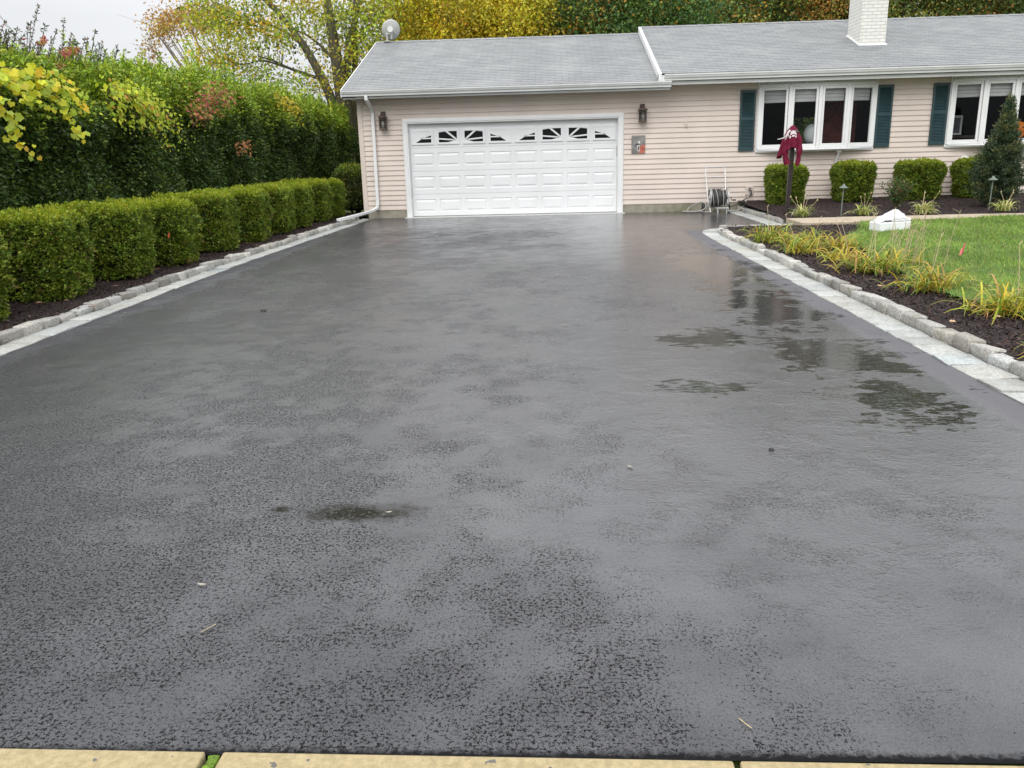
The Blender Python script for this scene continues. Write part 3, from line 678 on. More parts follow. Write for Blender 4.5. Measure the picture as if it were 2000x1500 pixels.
# bow windows: four lights each on a shallow curve
def bow(x0, x1):
    xc = (x0 + x1) / 2; n = 4; pw = (x1 - x0) / 3.93; zb, zt = 1.40, 2.70
    ang = [math.radians(a) for a in (15, 5, -5, -15)]                # heading of each light
    P = [Vector((x0, D0 - .03, 0))]
    for a in ang: P.append(P[-1] + Vector((math.cos(a), -math.sin(a), 0)) * pw)
    off = x1 - P[-1].x
    P = [p + Vector((off / 2, 0, 0)) for p in P]
    bayo = MB()                                                      # mullions, head and seat
    for i, p in enumerate(P): bayo.bar((p.x, p.y - .005, zb - .03), (p.x, p.y - .005, zt + .03), .075, .085, (0, 1, 0))
    for a, b in zip(P, P[1:]):
        bayo.bar((a.x, a.y, zt + .035), (b.x, b.y, zt + .035), .09, .07); bayo.bar((a.x, a.y, zb - .025), (b.x, b.y, zb - .025), .10, .05)
    bo = bayo.build('bow_window', M['white'], H, bevel=.006)
    for i, (a, b) in enumerate(zip(P, P[1:])):
        d = (b - a).normalized(); nrm = Vector((-d.y, d.x, 0)); 
        if nrm.y > 0: nrm = -nrm
        A = a + d * .042; B = b - d * .042; sm = MB(); sw_ = .05
        o1 = nrm * .012
        sm.bar(A + d * sw_ / 2 + o1 + Vector((0, 0, zb)), A + d * sw_ / 2 + o1 + Vector((0, 0, zt)), sw_, .05, nrm); sm.bar(B - d * sw_ / 2 + o1 + Vector((0, 0, zb)), B - d * sw_ / 2 + o1 + Vector((0, 0, zt)), sw_, .05, nrm)
        sm.bar(A + d * sw_ + o1 + Vector((0, 0, zb + .03)), B - d * sw_ + o1 + Vector((0, 0, zb + .03)), .05, .06, (0, 0, 1)); sm.bar(A + d * sw_ + o1 + Vector((0, 0, zt - .03)), B - d * sw_ + o1 + Vector((0, 0, zt - .03)), .05, .06, (0, 0, 1))
        sm.build('sash', M['white'], bo, bevel=.005)
        g = MB(); A2, B2 = A + d * .04, B - d * .04; g.add([A2 + Vector((0, 0, zb + .04)), B2 + Vector((0, 0, zb + .04)), B2 + Vector((0, 0, zt - .04)), A2 + Vector((0, 0, zt - .04))], [(0, 1, 2, 3)])
        g.build('window_pane', M['glass'], bo)
        bl = MB(); q = -nrm
        A3, B3 = A + d * .03 + q * .09, B - d * .03 + q * .09
        for k in range(4):                                           # gathered roman folds
            z1_ = zt - .02 - k * .075; z0_ = z1_ - .078; o_ = q * (-.03 + .008 * k)
            bl.add([A3 + Vector((0, 0, z1_)), B3 + Vector((0, 0, z1_)), B3 + o_ + Vector((0, 0, z0_ + .012)), A3 + o_ + Vector((0, 0, z0_ + .012)), A3 + Vector((0, 0, z0_)), B3 + Vector((0, 0, z0_))], [(0, 1, 2, 3), (3, 2, 5, 4)])
        bl.build('blind', M['blind'], bo, rec=False)
    # curved beadboard head up to the eave
    hb = MB()
    for a, b in zip(P, P[1:]):
        k = 9
        for i in range(k):
            p, q = a.lerp(b, i / k), a.lerp(b, (i + .82) / k); r_ = a.lerp(b, (i + 1) / k)
            hb.add([(p.x, p.y - .01, zt + .07), (q.x, q.y - .01, zt + .07), (q.x, q.y - .01, 2.9), (p.x, p.y - .01, 2.9), (r_.x, r_.y - .003, zt + .07), (r_.x, r_.y - .003, 2.9)], [(0, 1, 2, 3), (1, 4, 5, 2)])
    hb.build('beadboard', M['gutter'], bo, rec=False)
    se = MB(); out = [(p.x, p.y - .06) for p in P]; poly = [(out[0][0] - .03, D0)] + [(out[0][0] - .03, D0 - .06)] + out[1:-1] + [(out[-1][0] + .03, D0 - .06), (out[-1][0] + .03, D0)]
    se.prism([(x, y, zb - .075) for x, y in poly], (0, 0, .028)); poly2 = [(x, D0 + (y - D0) * .8) for x, y in poly]; se.prism([(x, y, zb - .105) for x, y in poly2], (0, 0, .029))
    se.build('sill', M['white'], bo, bevel=.006)
    ws = MB(); ws.prism([(x0 + .03, D0 + .32, 1.43), (x0 + .03, D0 - .02, 1.43)] + [(p.x, p.y + .06, 1.43) for p in P[1:-1]] + [(x1 - .03, D0 - .02, 1.43), (x1 - .03, D0 + .32, 1.43)], (0, 0, .025)); ws.build('window_seat', M['white'], bo)
    tr_ = MB(); tr_.box(x0 - .052, x0 - .005, D0 - .045, D0 + .01, 1.30, 2.87); tr_.box(x1 + .005, x1 + .052, D0 - .045, D0 + .01, 1.30, 2.87); tr_.box(x0 - .005, x1 + .005, D0 - .04, D0 + .01, 1.302, 1.36)
    tr_.build('casing', M['white'], bo, bevel=.004)
    return P
BP = [bow(*b) for b in BAYS]
# rooms behind the glass
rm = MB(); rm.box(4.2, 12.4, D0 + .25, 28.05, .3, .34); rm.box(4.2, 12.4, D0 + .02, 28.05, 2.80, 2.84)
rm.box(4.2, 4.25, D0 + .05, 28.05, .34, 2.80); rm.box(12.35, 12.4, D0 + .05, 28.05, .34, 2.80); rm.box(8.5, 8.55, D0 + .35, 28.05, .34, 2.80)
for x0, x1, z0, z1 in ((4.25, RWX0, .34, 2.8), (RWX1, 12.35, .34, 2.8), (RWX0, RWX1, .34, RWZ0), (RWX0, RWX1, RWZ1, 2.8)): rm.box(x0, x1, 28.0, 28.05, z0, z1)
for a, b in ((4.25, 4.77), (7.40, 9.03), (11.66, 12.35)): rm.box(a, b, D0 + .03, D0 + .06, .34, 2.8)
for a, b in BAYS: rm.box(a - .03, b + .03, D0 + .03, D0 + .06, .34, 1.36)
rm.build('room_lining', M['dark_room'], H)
cu = MB()
for i in range(14):
    x = 6.42 + i * .055; cu.prism([(x, 20.7, .34), (x + .0275, 20.66, .34), (x + .055, 20.7, .34)], (0, 0, 2.4))
cu.build('curtain', M['red_curtain'], H, rec=False)

# ------------------------------------------------------------------ things on and by the house
def lantern(x, label):
    t = thing('wall_lantern', label, 'lantern', (x, D0 - .02, 2.03), 'bronze wall lanterns beside the garage door')
    m = MB(); m.box(x - .055, x + .055, D0 - .035, D0 - .012, 2.22, 2.44); m.bar((x, D0 - .03, 2.38), (x, D0 - .12, 2.36), .03, .03); m.build('back_plate', M['bronze'], t, bevel=.004)
    yc = D0 - .13
    m = MB(); m.lathe((x, yc, 0), [(.0, 2.395), (.04, 2.39), (.05, 2.35), (.06, 2.345), (.115, 2.31), (.118, 2.295), (.08, 2.293), (.0, 2.293)], 16); m.build('cap', M['bronze'], t, smooth=True)
    m = MB(); m.lathe((x, yc, 0), [(0, 2.035), (.095, 2.035), (.1, 2.05), (.095, 2.062), (0, 2.064)], 16)
    for k in range(6):
        a = k * math.pi / 3 + .3; m.tube([(x + .088 * math.cos(a), yc + .088 * math.sin(a), 2.05), (x + .088 * math.cos(a), yc + .088 * math.sin(a), 2.30)], .006, n=6)
    for z in (2.12, 2.24): m.tube([(x + .09 * math.cos(k * math.pi / 8), yc + .09 * math.sin(k * math.pi / 8), z) for k in range(17)], .005, n=6)
    m.build('cage', M['bronze'], t)
    m = MB(); m.lathe((x, yc, 0), [(.078, 2.06), (.078, 2.295)], 18); m.build('lamp_glass', M['lamp_glass'], t, smooth=True)
    m = MB(); m.lathe((x, yc, 0), [(0, 2.07), (.018, 2.07), (.018, 2.13), (.028, 2.17), (.02, 2.21), (0, 2.225)], 10); m.build('bulb', M['ceramic'], t, smooth=True)
lantern(-3.85, 'bronze caged wall lantern between the downspout and the garage door')
lantern(2.145, 'bronze caged wall lantern above the slate bird plaque')

t = thing('wall_plaque', 'square slate plaque painted with a small bird over a red corner, on the clapboards', 'plaque', (2.065, D0 - .02, 1.35))
m = MB(); m.box(1.91, 2.22, D0 - .038, D0 - .018, 1.35, 1.75); m.build('slate', plain('slate', (.21, .20, .19), .7, .35, 8.), t, bevel=.003)
m = MB(); yp = D0 - .041
m.prism([(2.08, yp, 1.355), (2.215, yp, 1.355), (2.215, yp, 1.54), (2.13, yp, 1.53), (2.07, yp, 1.46)], (0, .002, 0)); m.build('painted_patch', plain('red_paint', (.42, .12, .08), .7, .3, 14.), t)
m = MB(); yp = D0 - .045
m.prism([(2.045, yp, 1.40), (2.09, yp, 1.385), (2.095, yp, 1.50), (2.11, yp, 1.60), (2.085, yp, 1.635), (2.05, yp, 1.59), (2.035, yp, 1.50)], (0, .003, 0)); m.build('painted_bird', plain('bird_white', (.62, .60, .56), .7, .1, 20.), t)
m = MB(); yp = D0 - .0475
m.prism([(1.94, yp, 1.52), (2.05, yp, 1.575), (2.10, yp, 1.565), (2.09, yp, 1.53), (2.03, yp, 1.54)], (0, .002, 0)); m.prism([(2.05, yp, 1.42), (2.075, yp, 1.42), (2.09, yp, 1.50), (2.06, yp, 1.51)], (0, .002, 0)); m.build('painted_wing', plain('bird_dark', (.05, .045, .05), .7, .1, 20.), t)

t = thing('plant_hook', 'small cream metal hook screwed to the clapboards near the raised roof', 'hook', (3.15, D0 - .02, 1.95))
m = MB(); m.box(3.12, 3.18, D0 - .03, D0 - .014, 1.90, 1.99); m.tube([(3.15, D0 - .03, 1.97), (3.15, D0 - .07, 1.985), (3.15, D0 - .10, 1.96), (3.15, D0 - .10, 1.925), (3.15, D0 - .075, 1.91)], .009, n=8); m.build('hook', M['siding'], t, smooth=False)

t = thing('water_tap', 'outdoor tap in a pale mounting block where the grey hoses start', 'tap', (4.66, D0 - .02, .33))
m = MB(); m.box(4.575, 4.755, D0 - .035, D0 - .012, .34, .545); m.build('mounting_block', M['siding'], t, bevel=.004)
m = MB(); m.tube([(4.665, D0 - .03, .46), (4.665, D0 - .09, .46), (4.665, D0 - .12, .43), (4.665, D0 - .125, .39)], .014, n=8); m.tube([(4.64, D0 - .03, .45), (4.70, D0 - .07, .45), (4.71, D0 - .08, .40)], .011, n=8); m.build('spout', M['bronze'], t)
m = MB(); m.lathe((4.665, D0 - .085, .485), [(0, .01), (.03, .008), (.036, .016), (.03, .024), (0, .02)], 12); m.build('handle', M['black'], t)

t = thing('dryer_vent', 'white hooded dryer vent pipe on the wall behind the fourth clipped shrub', 'vent', (9.5, D0 - .03, .95))
m = MB(); m.lathe((9.5, D0 - .02, 1.0), [(.11, 0), (.11, -.03), (.07, -.035)], 20, 'y'); m.build('flange', M['white'], t, smooth=True)
m = MB(); m.tube([(9.5, D0 - .02, 1.02)] + [(9.5 - .12 * (1 - math.cos(a)) * .9, D0 - .05 - .16 * math.sin(a) * .8, 1.02 + .04 * math.sin(a) - .09 * (1 - math.cos(a))) for a in np.linspace(.2, 2.1, 8)], .075, n=16); m.build('duct', M['white'], t, smooth=True)

t = thing('drain_pipe', 'thin white condensate pipe running down the wall below the bow window seat', 'pipe', (6.62, D0 - .05, 1.0))
m = MB(); m.tube([(6.62, D0 - .12, 1.295), (6.62, D0 - .12, 1.22), (6.60, D0 - .06, 1.15), (6.59, D0 - .045, .9), (6.59, D0 - .045, .2)], .022, n=10); m.build('pipe', M['white'], t, smooth=True)
m = MB(); m.box(6.57, 6.67, D0 - .17, D0 - .07, 1.255, 1.297); m.build('bracket', M['white'], t, bevel=.004)

# satellite dish on the ridge
dx, dy, dz = -4.27, 24.12, 4.46
t = thing('satellite_dish', 'pale grey satellite dish on a short mast at the end of the garage ridge', 'satellite dish', (dx, dy, dz))
ax = Vector((-.25, .88, .42)).normalized(); c = Vector((dx + .02, dy + .02, dz + .27)); ux = ax.cross(Vector((0, 0, 1))).normalized(); uy = ux.cross(ax)
def dsh(r0, back, n=28, k=7):
    m = MB(); vs = [c - ax * back]; fs = []
    for i in range(1, k + 1):
        rr = i / k
        for j in range(n):
            a = 2 * math.pi * j / n; vs.append(c + ux * math.cos(a) * rr * .25 + uy * math.sin(a) * rr * .275 + ax * (.09 * rr * rr - back))
    for j in range(n): fs.append((0, 1 + j, 1 + (j + 1) % n))
    for i in range(k - 1):
        for j in range(n): fs.append((1 + i * n + j, 1 + (i + 1) * n + j, 1 + (i + 1) * n + (j + 1) % n, 1 + i * n + (j + 1) % n))
    m.add(vs, fs); return m
m = dsh(.25, 0); o = m.build('reflector', M['dish'], t, smooth=True, rec=False); s_ = o.modifiers.new('s', 'SOLIDIFY'); s_.thickness = .012
m = MB(); m.tube([(dx - .10, dy, dz - .02), (dx - .10, dy - .02, dz + .17), c - ax * .08 - uy * .03], .024, n=10); m.box(dx - .19, dx - .01, dy - .1, dy + .1, dz - .015, dz + .004); m.build('mast', M['dish'], t)
m = MB(); m.lathe(c - ax * .05 - ux * .03 + uy * .05, [(0, -.04), (.075, -.04), (.08, 0), (.07, .03), (0, .03)], 14, 'y'); m.bar(c - ax * .03 - uy * .2, c - ax * .05 + uy * .1, .05, .04)
for s in (-1, 1): m.tube([c - ax * .05 + uy * .06, c + ux * s * .16 - uy * .1 + ax * .02], .007, n=6)
m.build('mounting', M['gutter'], t)
m = MB(); e = c + ax * .36 - uy * .22; m.tube([c - uy * .26 + ax * .06, e], .012, n=8); m.box(e.x - .04, e.x + .04, e.y - .06, e.y + .05, e.z - .03, e.z + .05); m.build('feed_arm', M['fence_grey'], t)

# hose reel cart
hx, hy = 3.83, 19.55
t = thing('hose_reel', 'steel hose reel cart wound with black hose against the clapboards', 'hose reel', (hx, hy, 0))
m = MB()
hnd = [(hx - .19, hy + .12, .18), (hx - .22, hy + .26, .6), (hx - .245, hy + .36, .96), (hx - .225, hy + .375, 1.0), (hx + .175, hy + .375, 1.0), (hx + .20, hy + .36, .96), (hx + .21, hy + .26, .6), (hx + .22, hy + .12, .18)]
m.tube(hnd, .013, n=8); m.tube([(hx - .235, hy + .31, .78), (hx + .205, hy + .31, .78)], .008, n=6)
for s in (-1, 1): m.tube([(hx + s * .205, hy + .13, .18), (hx + s * .205, hy - .18, .10), (hx + s * .205, hy - .24, .02)], .013, n=8)
m.build('frame', M['steel'], t)
for s in (-1, 1):
    m = MB(); xx = hx + .01 + s * .20; m.tube([(xx, hy + .02 + .20 * math.cos(a), .33 + .20 * math.sin(a)) for a in np.linspace(0, 2 * math.pi, 29)], .014, n=8)
    m.lathe((xx, hy + .02, .33), [(.05, -.012), (.055, 0), (.05, .012), (0, .014)], 14, 'x')
    for k in range(6): a = k * math.pi / 3; m.bar((xx, hy + .02, .33), (xx, hy + .02 + .2 * math.cos(a), .33 + .2 * math.sin(a)), .02, .012, (1, 0, 0))
    m.build('drum_flange', M['steel'], t)
m = MB()
for lay, (r_, n_) in enumerate(((.13, 11), (.158, 10), (.182, 7))):
    for k in range(n_):
        x0 = hx - .16 + (k + .5 * (lay % 2)) * .032; w_ = rng.normal() * .005; tl = rng.normal() * .012
        m.tube([(x0 + tl * math.sin(a), hy + .02 + (r_ + w_) * math.cos(a), .33 + (r_ + w_) * math.sin(a)) for a in np.linspace(0, 2 * math.pi, 25)], .0145, n=7)
m.build('hose_coil', M['hose_dark'], t, smooth=True)
m = MB()
for k, x0 in enumerate((-.14, -.04, .09)):
    r_ = .205 + rng.uniform(-.01, .01); tl = rng.normal() * .03
    m.tube([(hx + x0 + tl * math.sin(a), hy + .02 + r_ * math.cos(a), .33 + r_ * math.sin(a)) for a in np.linspace(0, 2 * math.pi, 25)], .011, n=7)
m.build('loose_coil', M['hose'], t, smooth=True)
for s in (-1, 1):
    w_ = MB(); xx = hx + s * .27; prof = [(.03, -.025), (.085, -.028), (.105, -.02), (.11, 0), (.105, .02), (.085, .028), (.03, .025), (.03, -.025)]
    w_.lathe((xx - (.03 if s < 0 else -.0), hy + .16, .11), prof, 22, 'x'); w_.build('wheel', M['black'], t, smooth=True)
m = MB(); m.box(hx - .09, hx + .19, hy - .30, hy - .12, .10, .125); 
for x_ in (-.05, .15): m.box(hx + x_ - .016, hx + x_ + .016, hy - .29, hy - .26, 0, .10)
m.tube([(hx - .33, hy + .16, .11), (hx + .33, hy + .16, .11)], .01, n=6); m.build('stand', M['steel'], t, bevel=.004)
m = MB(); m.tube([(hx + .22, hy + .02, .33), (hx + .30, hy + .02, .33), (hx + .30, hy - .02, .27), (hx + .37, hy - .02, .27)], .011, n=7); m.tube([(hx + .33, hy - .02, .27), (hx + .40, hy - .02, .27)], .017, n=8); m.build('crank', M['black'], t)
hs = MB()
hs.tube(smooth_path([(hx + .16, hy - .1, .06), (hx + .30, hy - .2, .025), (hx + .5, hy - .1, .06), (hx + .66, hy + .15, .14), (hx + .72, hy + .34, .24), (hx + .80, hy + .46, .34), (4.665, D0 - .125, .40)], 3), .018, n=8)
hs.build('garden_hose', M['hose'], None, smooth=True)
tag(bpy.data.objects['garden_hose'], 'pale grey hose rising from the reel cart to the outdoor tap', 'hose', 'grey hoses at the reel')
hs = MB(); hs.tube(smooth_path([(hx + .2, hy + .0, .10), (hx + .4, hy + .2, .12), (hx + .62, hy + .35, .22), (hx + .84, hy + .48, .33), (4.71, D0 - .08, .41)], 3), .012, n=8)
o = hs.build('garden_hose', M['hose_dark'], None, smooth=True); tag(o, 'thin dark hose sagging between the reel cart and the outdoor tap', 'hose', 'grey hoses at the reel')
hs = MB(); hs.tube(smooth_path([(hx - .16, hy - .2, .02), (hx - .35, hy - .05, .018), (hx - .56, hy + .15, .018), (hx - .66, hy + .25, .02), (hx - .60, hy + .33, .10), (hx - .45, hy + .25, .19), (hx - .30, hy + .15, .24), (hx - .24, hy + .0, .15), (hx - .36, hy - .12, .05), (hx - .6, hy + .0, .02), (hx - .78, hy + .22, .02), (hx - .70, hy + .34, .02), (hx - .5, hy + .12, .02), (hx - .2, hy - .12, .02)], 3), .015, n=8)
o = hs.build('garden_hose', M['hose'], None, smooth=True); tag(o, 'pale hose end looped loosely on the wet asphalt under the reel cart', 'hose', 'grey hoses at the reel')

# lamp post with a sweatshirt thrown over its head
px, py, pz = 4.70, 17.0, .12
t = thing('lamp_post', 'dark brown square garden lamp post with its lantern head covered', 'lamp post', (px, py, pz))
top = Vector((px + .03, py, 1.62))
m = MB(); m.bar((px, py, pz - .03), (px + .02, py, 1.42), .082, .082, (0, 1, 0)); m.build('post', M['post'], t, bevel=.004)
m = MB(); m.lathe((px + .02, py, 0), [(.03, 1.41), (.05, 1.43), (.085, 1.50), (.11, 1.66), (.12, 1.67), (.06, 1.74), (.02, 1.77), (.016, 1.80), (0, 1.805)], 8); m.build('lamp_head', M['post'], t)
# cloth: gathered folds falling unevenly from the lantern
def shirt():
    n, k = 72, 26; V = []; F = []
    cx, cy, zt = px + .015, py, 1.80
    for i in range(k + 1):
        s = i / k
        for j in range(n):
            a = 2 * math.pi * j / n; ca, sa = math.cos(a), math.sin(a)
            # hem length by side: long at both sides (sleeves), a short V in front
            hang = .44 + .20 * math.exp(-((a - 3.35) / .55) ** 2) + .10 * math.exp(-((a - 5.25) / .22) ** 2) + .22 * math.exp(-((a - 5.85) / .28) ** 2) + .05 * math.sin(5 * a)
            rad = .135 * (1 - math.exp(-s * 3.2)) * (1 + .25 * s) / (1 - math.exp(-3.2))
            fold = 1 + s * (.16 * math.sin(6 * a + .8) + .12 * math.sin(11 * a + 2 + s * 2) + .06 * math.sin(19 * a))
            rx = rad * fold * (1.22 if ca < 0 else 1.05); ry = rad * fold * .95
            V.append((cx + rx * ca - .035 * s * (ca < 0), cy + ry * sa, zt - hang * (s ** 1.15) - .02 * s * math.sin(3 * a)))
    for i in range(k):
        for j in range(n): F.append((i * n + j, i * n + (j + 1) % n, (i + 1) * n + (j + 1) % n, (i + 1) * n + j))
    return V, F, n, k
sv, sf, sn, sk = shirt()
t = thing('sweatshirt', 'maroon hooded sweatshirt with white print, draped over the lamp post', 'sweatshirt', (px, py, 1.42))
m = MB(); m.add(sv, sf); o = m.build('body', M['maroon'], t, smooth=True, rec=False); q = o.modifiers.new('s', 'SOLIDIFY'); q.thickness = .008
def limb(name, pts, r0, r1, parent):
    m = MB(); m.tube(smooth_path(pts, 2), r0, r1, n=12); o = m.build(name, M['maroon'], parent, smooth=True)
    me = o.data
    for v in me.vertices: v.co += Vector((.007 * math.sin(v.co.z * 31 + v.co.x * 25), .007 * math.sin(v.co.z * 24 + 1), 0))
limb('sleeve', [(px - .08, py - .06, 1.60), (px - .13, py - .10, 1.46), (px - .145, py - .11, 1.30), (px - .11, py - .11, 1.14), (px - .075, py - .11, 1.08)], .045, .062, t)
limb('sleeve', [(px + .09, py - .10, 1.58), (px + .13, py - .13, 1.44), (px + .125, py - .14, 1.28), (px + .11, py - .13, 1.13), (px + .10, py - .13, 1.04)], .06, .035, t)
m = MB(); sh = lambda i, j: Vector(sv[i * sn + j % sn]) + Vector((-.006, -.022, .010))
for row in ((8, 12), (13, 15)):                                      # two lines of worn white lettering across the shoulder
    for j in range(49, 58):
        if row[0] == 13 and j % 4 == 3: continue
        a, b = sh(row[0], j), sh(row[0], j + 1); c_, d_ = sh(row[1], j + 1), sh(row[1], j)
        m.add([a.lerp(b, .06), a.lerp(b, .9), d_.lerp(c_, .9), d_.lerp(c_, .06)], [(0, 1, 2, 3)])
m.build('printed_lettering', M['print'], t, rec=False)
m = MB(); m.tube(smooth_path([(px - .07, py - .10, 1.70), (px - .11, py - .15, 1.67), (px - .145, py - .19, 1.62), (px - .19, py - .2, 1.575), (px - .26, py - .21, 1.555), (px - .33, py - .22, 1.545)], 2), .022, .006, n=8); m.tube(smooth_path([(px - .14, py - .19, 1.62), (px - .155, py - .2, 1.57), (px - .185, py - .2, 1.535)], 2), .012, .006, n=8); m.tube([(px - .13, py - .19, 1.63), (px - .10, py - .2, 1.59), (px - .115, py - .2, 1.57)], .010, .006, n=8)
m.build('drawstring', plain('cord', (.50, .48, .46), .8, .2, 40.), t, smooth=True)

# path lights
def path_light(x, y, h, label):
    z = float(zbed(x, y)); t = thing('path_light', label, 'path light', (x, y, z), 'low path lights in the house bed')
    m = MB(); m.tube([(x, y, z - .05), (x + .012, y, z + h - .03)], .012, n=8); m.build('stem', M['lamp_green'], t)
    m = MB(); m.lathe((x + .012, y, z + h), [(.0, .04), (.018, .035), (.024, .012), (.055, -.014), (.085, -.032), (.087, -.038), (.045, -.032), (.016, -.036), (0, -.036)], 20); m.build('lamp_shade', M['lamp_green'], t, smooth=True)
path_light(5.50, 16.25, .56, 'low verdigris path light in front of the second clipped shrub from the lamp post')
path_light(8.40, 16.6, .60, 'low verdigris path light standing in front of the small conifer')

# white foam cooler with a crumpled plastic sheet
t = thing('foam_box', 'white foam cooler box standing on the lawn edge', 'box', (5.2, 13.2, .11))
ang = math.radians(14); ca, sa = math.cos(ang), math.sin(ang)
R2 = lambda x, y, z: (5.26 + .74 * (x * ca - y * sa), 13.3 + .74 * (x * sa + y * ca), .11 + (z - .11) * .80)
m = MB(); q = [R2(x, y, z) for z, k in ((.09, .97), (.285, 1.0)) for x, y in ((-.36 * k, -.2 * k), (.36 * k, -.2 * k), (.36 * k, .2 * k), (-.36 * k, .2 * k))]
m.add(q, [(0, 3, 2, 1), (0, 1, 5, 4), (1, 2, 6, 5), (2, 3, 7, 6), (3, 0, 4, 7), (4, 5, 6, 7)]); m.build('tub', M['foam'], t, bevel=.02)
m = MB(); q = [R2(x, y, z) for z, k in ((.286, .99), (.345, .97)) for x, y in ((-.10 * k, -.2 * k), (.36 * k, -.2 * k), (.36 * k, .2 * k), (-.10 * k, .2 * k))]
m.add(q, [(0, 3, 2, 1), (0, 1, 5, 4), (1, 2, 6, 5), (2, 3, 7, 6), (3, 0, 4, 7), (4, 5, 6, 7)]); m.build('lid', M['foam'], t, bevel=.014)
n1, n2 = 34, 22; V = []
for j in range(n2 + 1):
    for i in range(n1 + 1):
        u, v = i / n1, j / n2; x = -.34 + .62 * u; y = -.2 + .38 * v
        ridge = np.interp(u, [0, .12, .45, .68, .8, .97, 1.0], [.295, .345, .43, .50, .49, .42, .35]); fall = 1 - (abs(v - .55) / .62) ** 2.6
        V.append(R2(x, y, max(.292 + .015 * math.sin(9 * u), .30 + (ridge - .30) * fall)))
V = np.array(V); V[:, 2] += .010 * nz(V, 14, 5) + .006 * nz(V, 34, 6); V[:, 1] += .008 * nz(V, 22, 7)
F = [(j * (n1 + 1) + i, j * (n1 + 1) + i + 1, (j + 1) * (n1 + 1) + i + 1, (j + 1) * (n1 + 1) + i) for j in range(n2) for i in range(n1)]
tag(raw_mesh('plastic_sheet', V, F, 4, M['plastic_bag'], None, smooth=False), 'crumpled translucent white plastic sheet heaped on the foam cooler', 'plastic sheet')

def marker_flag(x, y, z, h, mat, label, tilt, w, hh):
    t = thing('marker_flag', label, 'flag', (x, y, z))
    tip = Vector((x + tilt, y, z + h)); m = MB(); m.tube([(x, y, z - .05), tip], .0013, n=5); m.build('wire', M['bronze'], t)
    m = MB(); k = 6
    for i in range(k):
        u0, u1 = i / k, (i + 1) / k; f_ = lambda u: .012 * math.sin(u * 7)
        w0, w1 = hh * (1 - .55 * u0), hh * (1 - .55 * u1)
        m.add([tip + Vector((-w * u0 * .45, f_(u0), -hh + w * .0 - .10 * u0 * hh)), tip + Vector((-w * u1 * .45, f_(u1), -hh - .10 * u1 * hh)), tip + Vector((w * .25 - w * u1 * .5, f_(u1), -hh + w1)), tip + Vector((w * .25 - w * u0 * .5, f_(u0), -hh + w0))], [(0, 1, 2, 3)])
    o = m.build('pennant', mat, t, rec=False); q = o.modifiers.new('s', 'SOLIDIFY'); q.thickness = .0015
marker_flag(4.55, 9.45, .11, .215, M['flag_pink'], 'small pink plastic marker flag on a wire in the lawn', .01, .075, .125)
marker_flag(-4.88, 10.55, .09, .46, M['flag_orange'], 'tiny orange marker flag against the boxwood hedge', .0, .045, .07)

# on the window seats
t = thing('carved_pumpkin', 'orange jack-o-lantern with a carved grin behind the far bow window', 'pumpkin', (10.70, D0 + .14, 1.42))
V = []; nn, kk = 48, 16; pc = Vector((10.70, D0 + .14, 1.645))
for i in range(kk + 1):
    ph = math.pi * i / kk
    for j in range(nn):
        a = 2 * math.pi * j / nn; rib = 1 - .05 * abs(math.sin(a * 5)); r_ = .185 * math.sin(ph) ** .8 * rib
        V.append((pc.x + r_ * math.cos(a), pc.y + r_ * math.sin(a) * .85, pc.z + .185 * math.cos(ph)))
m = MB(); m.add(V, [(i * nn + j, (i + 1) * nn + j, (i + 1) * nn + (j + 1) % nn, i * nn + (j + 1) % nn) for i in range(kk) for j in range(nn)]); m.build('shell', M['pumpkin'], t, smooth=True)
m = MB()
def onp(u, v): x = u * .185; z = v * .185; y = -math.sqrt(max(.002, 1 - u * u - v * v)) * .165 - .006; return (pc.x - .03 + x, pc.y + y, pc.z + z)
m.prism([onp(-.45, .2), onp(-.15, .22), onp(-.22, .52)], (0, .01, 0)); m.prism([onp(.18, .22), onp(.5, .2), onp(.42, .55)], (0, .01, 0)); m.prism([onp(-.06, -.02), onp(.1, -.02), onp(.03, .12)], (0, .01, 0))
m.prism([onp(-.5, -.15), onp(-.3, -.34), onp(0, -.44), (onp(.3, -.34)), onp(.52, -.1), onp(.28, -.22), onp(0, -.3), onp(-.28, -.24)], (0, .01, 0)); m.build('carved_face', M['black'], t)
m = MB(); m.tube([(pc.x, pc.y, pc.z + .17), (pc.x + .01, pc.y, pc.z + .21), (pc.x + .03, pc.y, pc.z + .235)], .022, .014, n=8); m.build('stalk', M['lamp_green'], t)
t = thing('table_lamp', 'round white globe lamp standing inside the nearer bow window', 'lamp', (6.17, D0 + .5, 1.1))
m = MB(); m.lathe((6.17, D0 + .5, 1.68), [(.0, -.235)] + [(.185 * math.sin(a), -.235 * math.cos(a)) for a in np.linspace(.15, 3.0, 16)] + [(0, .235)], 28); m.build('globe', M['ceramic'], t, smooth=True)
m = MB(); m.lathe((6.17, D0 + .5, 1.1), [(0, .0), (.09, 0), (.09, .02), (.02, .05), (.02, .36)], 14); m.build('base', M['black'], t)
m = MB(); m.box(5.7, 6.6, D0 + .3, D0 + .75, 1.05, 1.1)
for x_ in (5.74, 6.56):
    for y_ in (D0 + .34, D0 + .71): m.box(x_ - .02, x_ + .02, y_ - .02, y_ + .02, .34, 1.05)
tag(m.build('side_table', M['dark_room'], None), 'dark wooden side table under the globe lamp inside the window', 'table')
t = thing('picture_frame', 'white picture frame standing inside the window beside the second pair of shutters', 'picture frame', (9.65, D0 + .9, 1.55))
m = MB(); fx, fy = 9.55, D0 + .9
for a, b, c_, d_ in ((0, .045, 1.58, 2.02), (.20, .245, 1.58, 2.02), (.045, .20, 1.58, 1.62), (.045, .20, 1.97, 2.02)): m.box(fx + a, fx + b, fy, fy + .03, c_, d_)
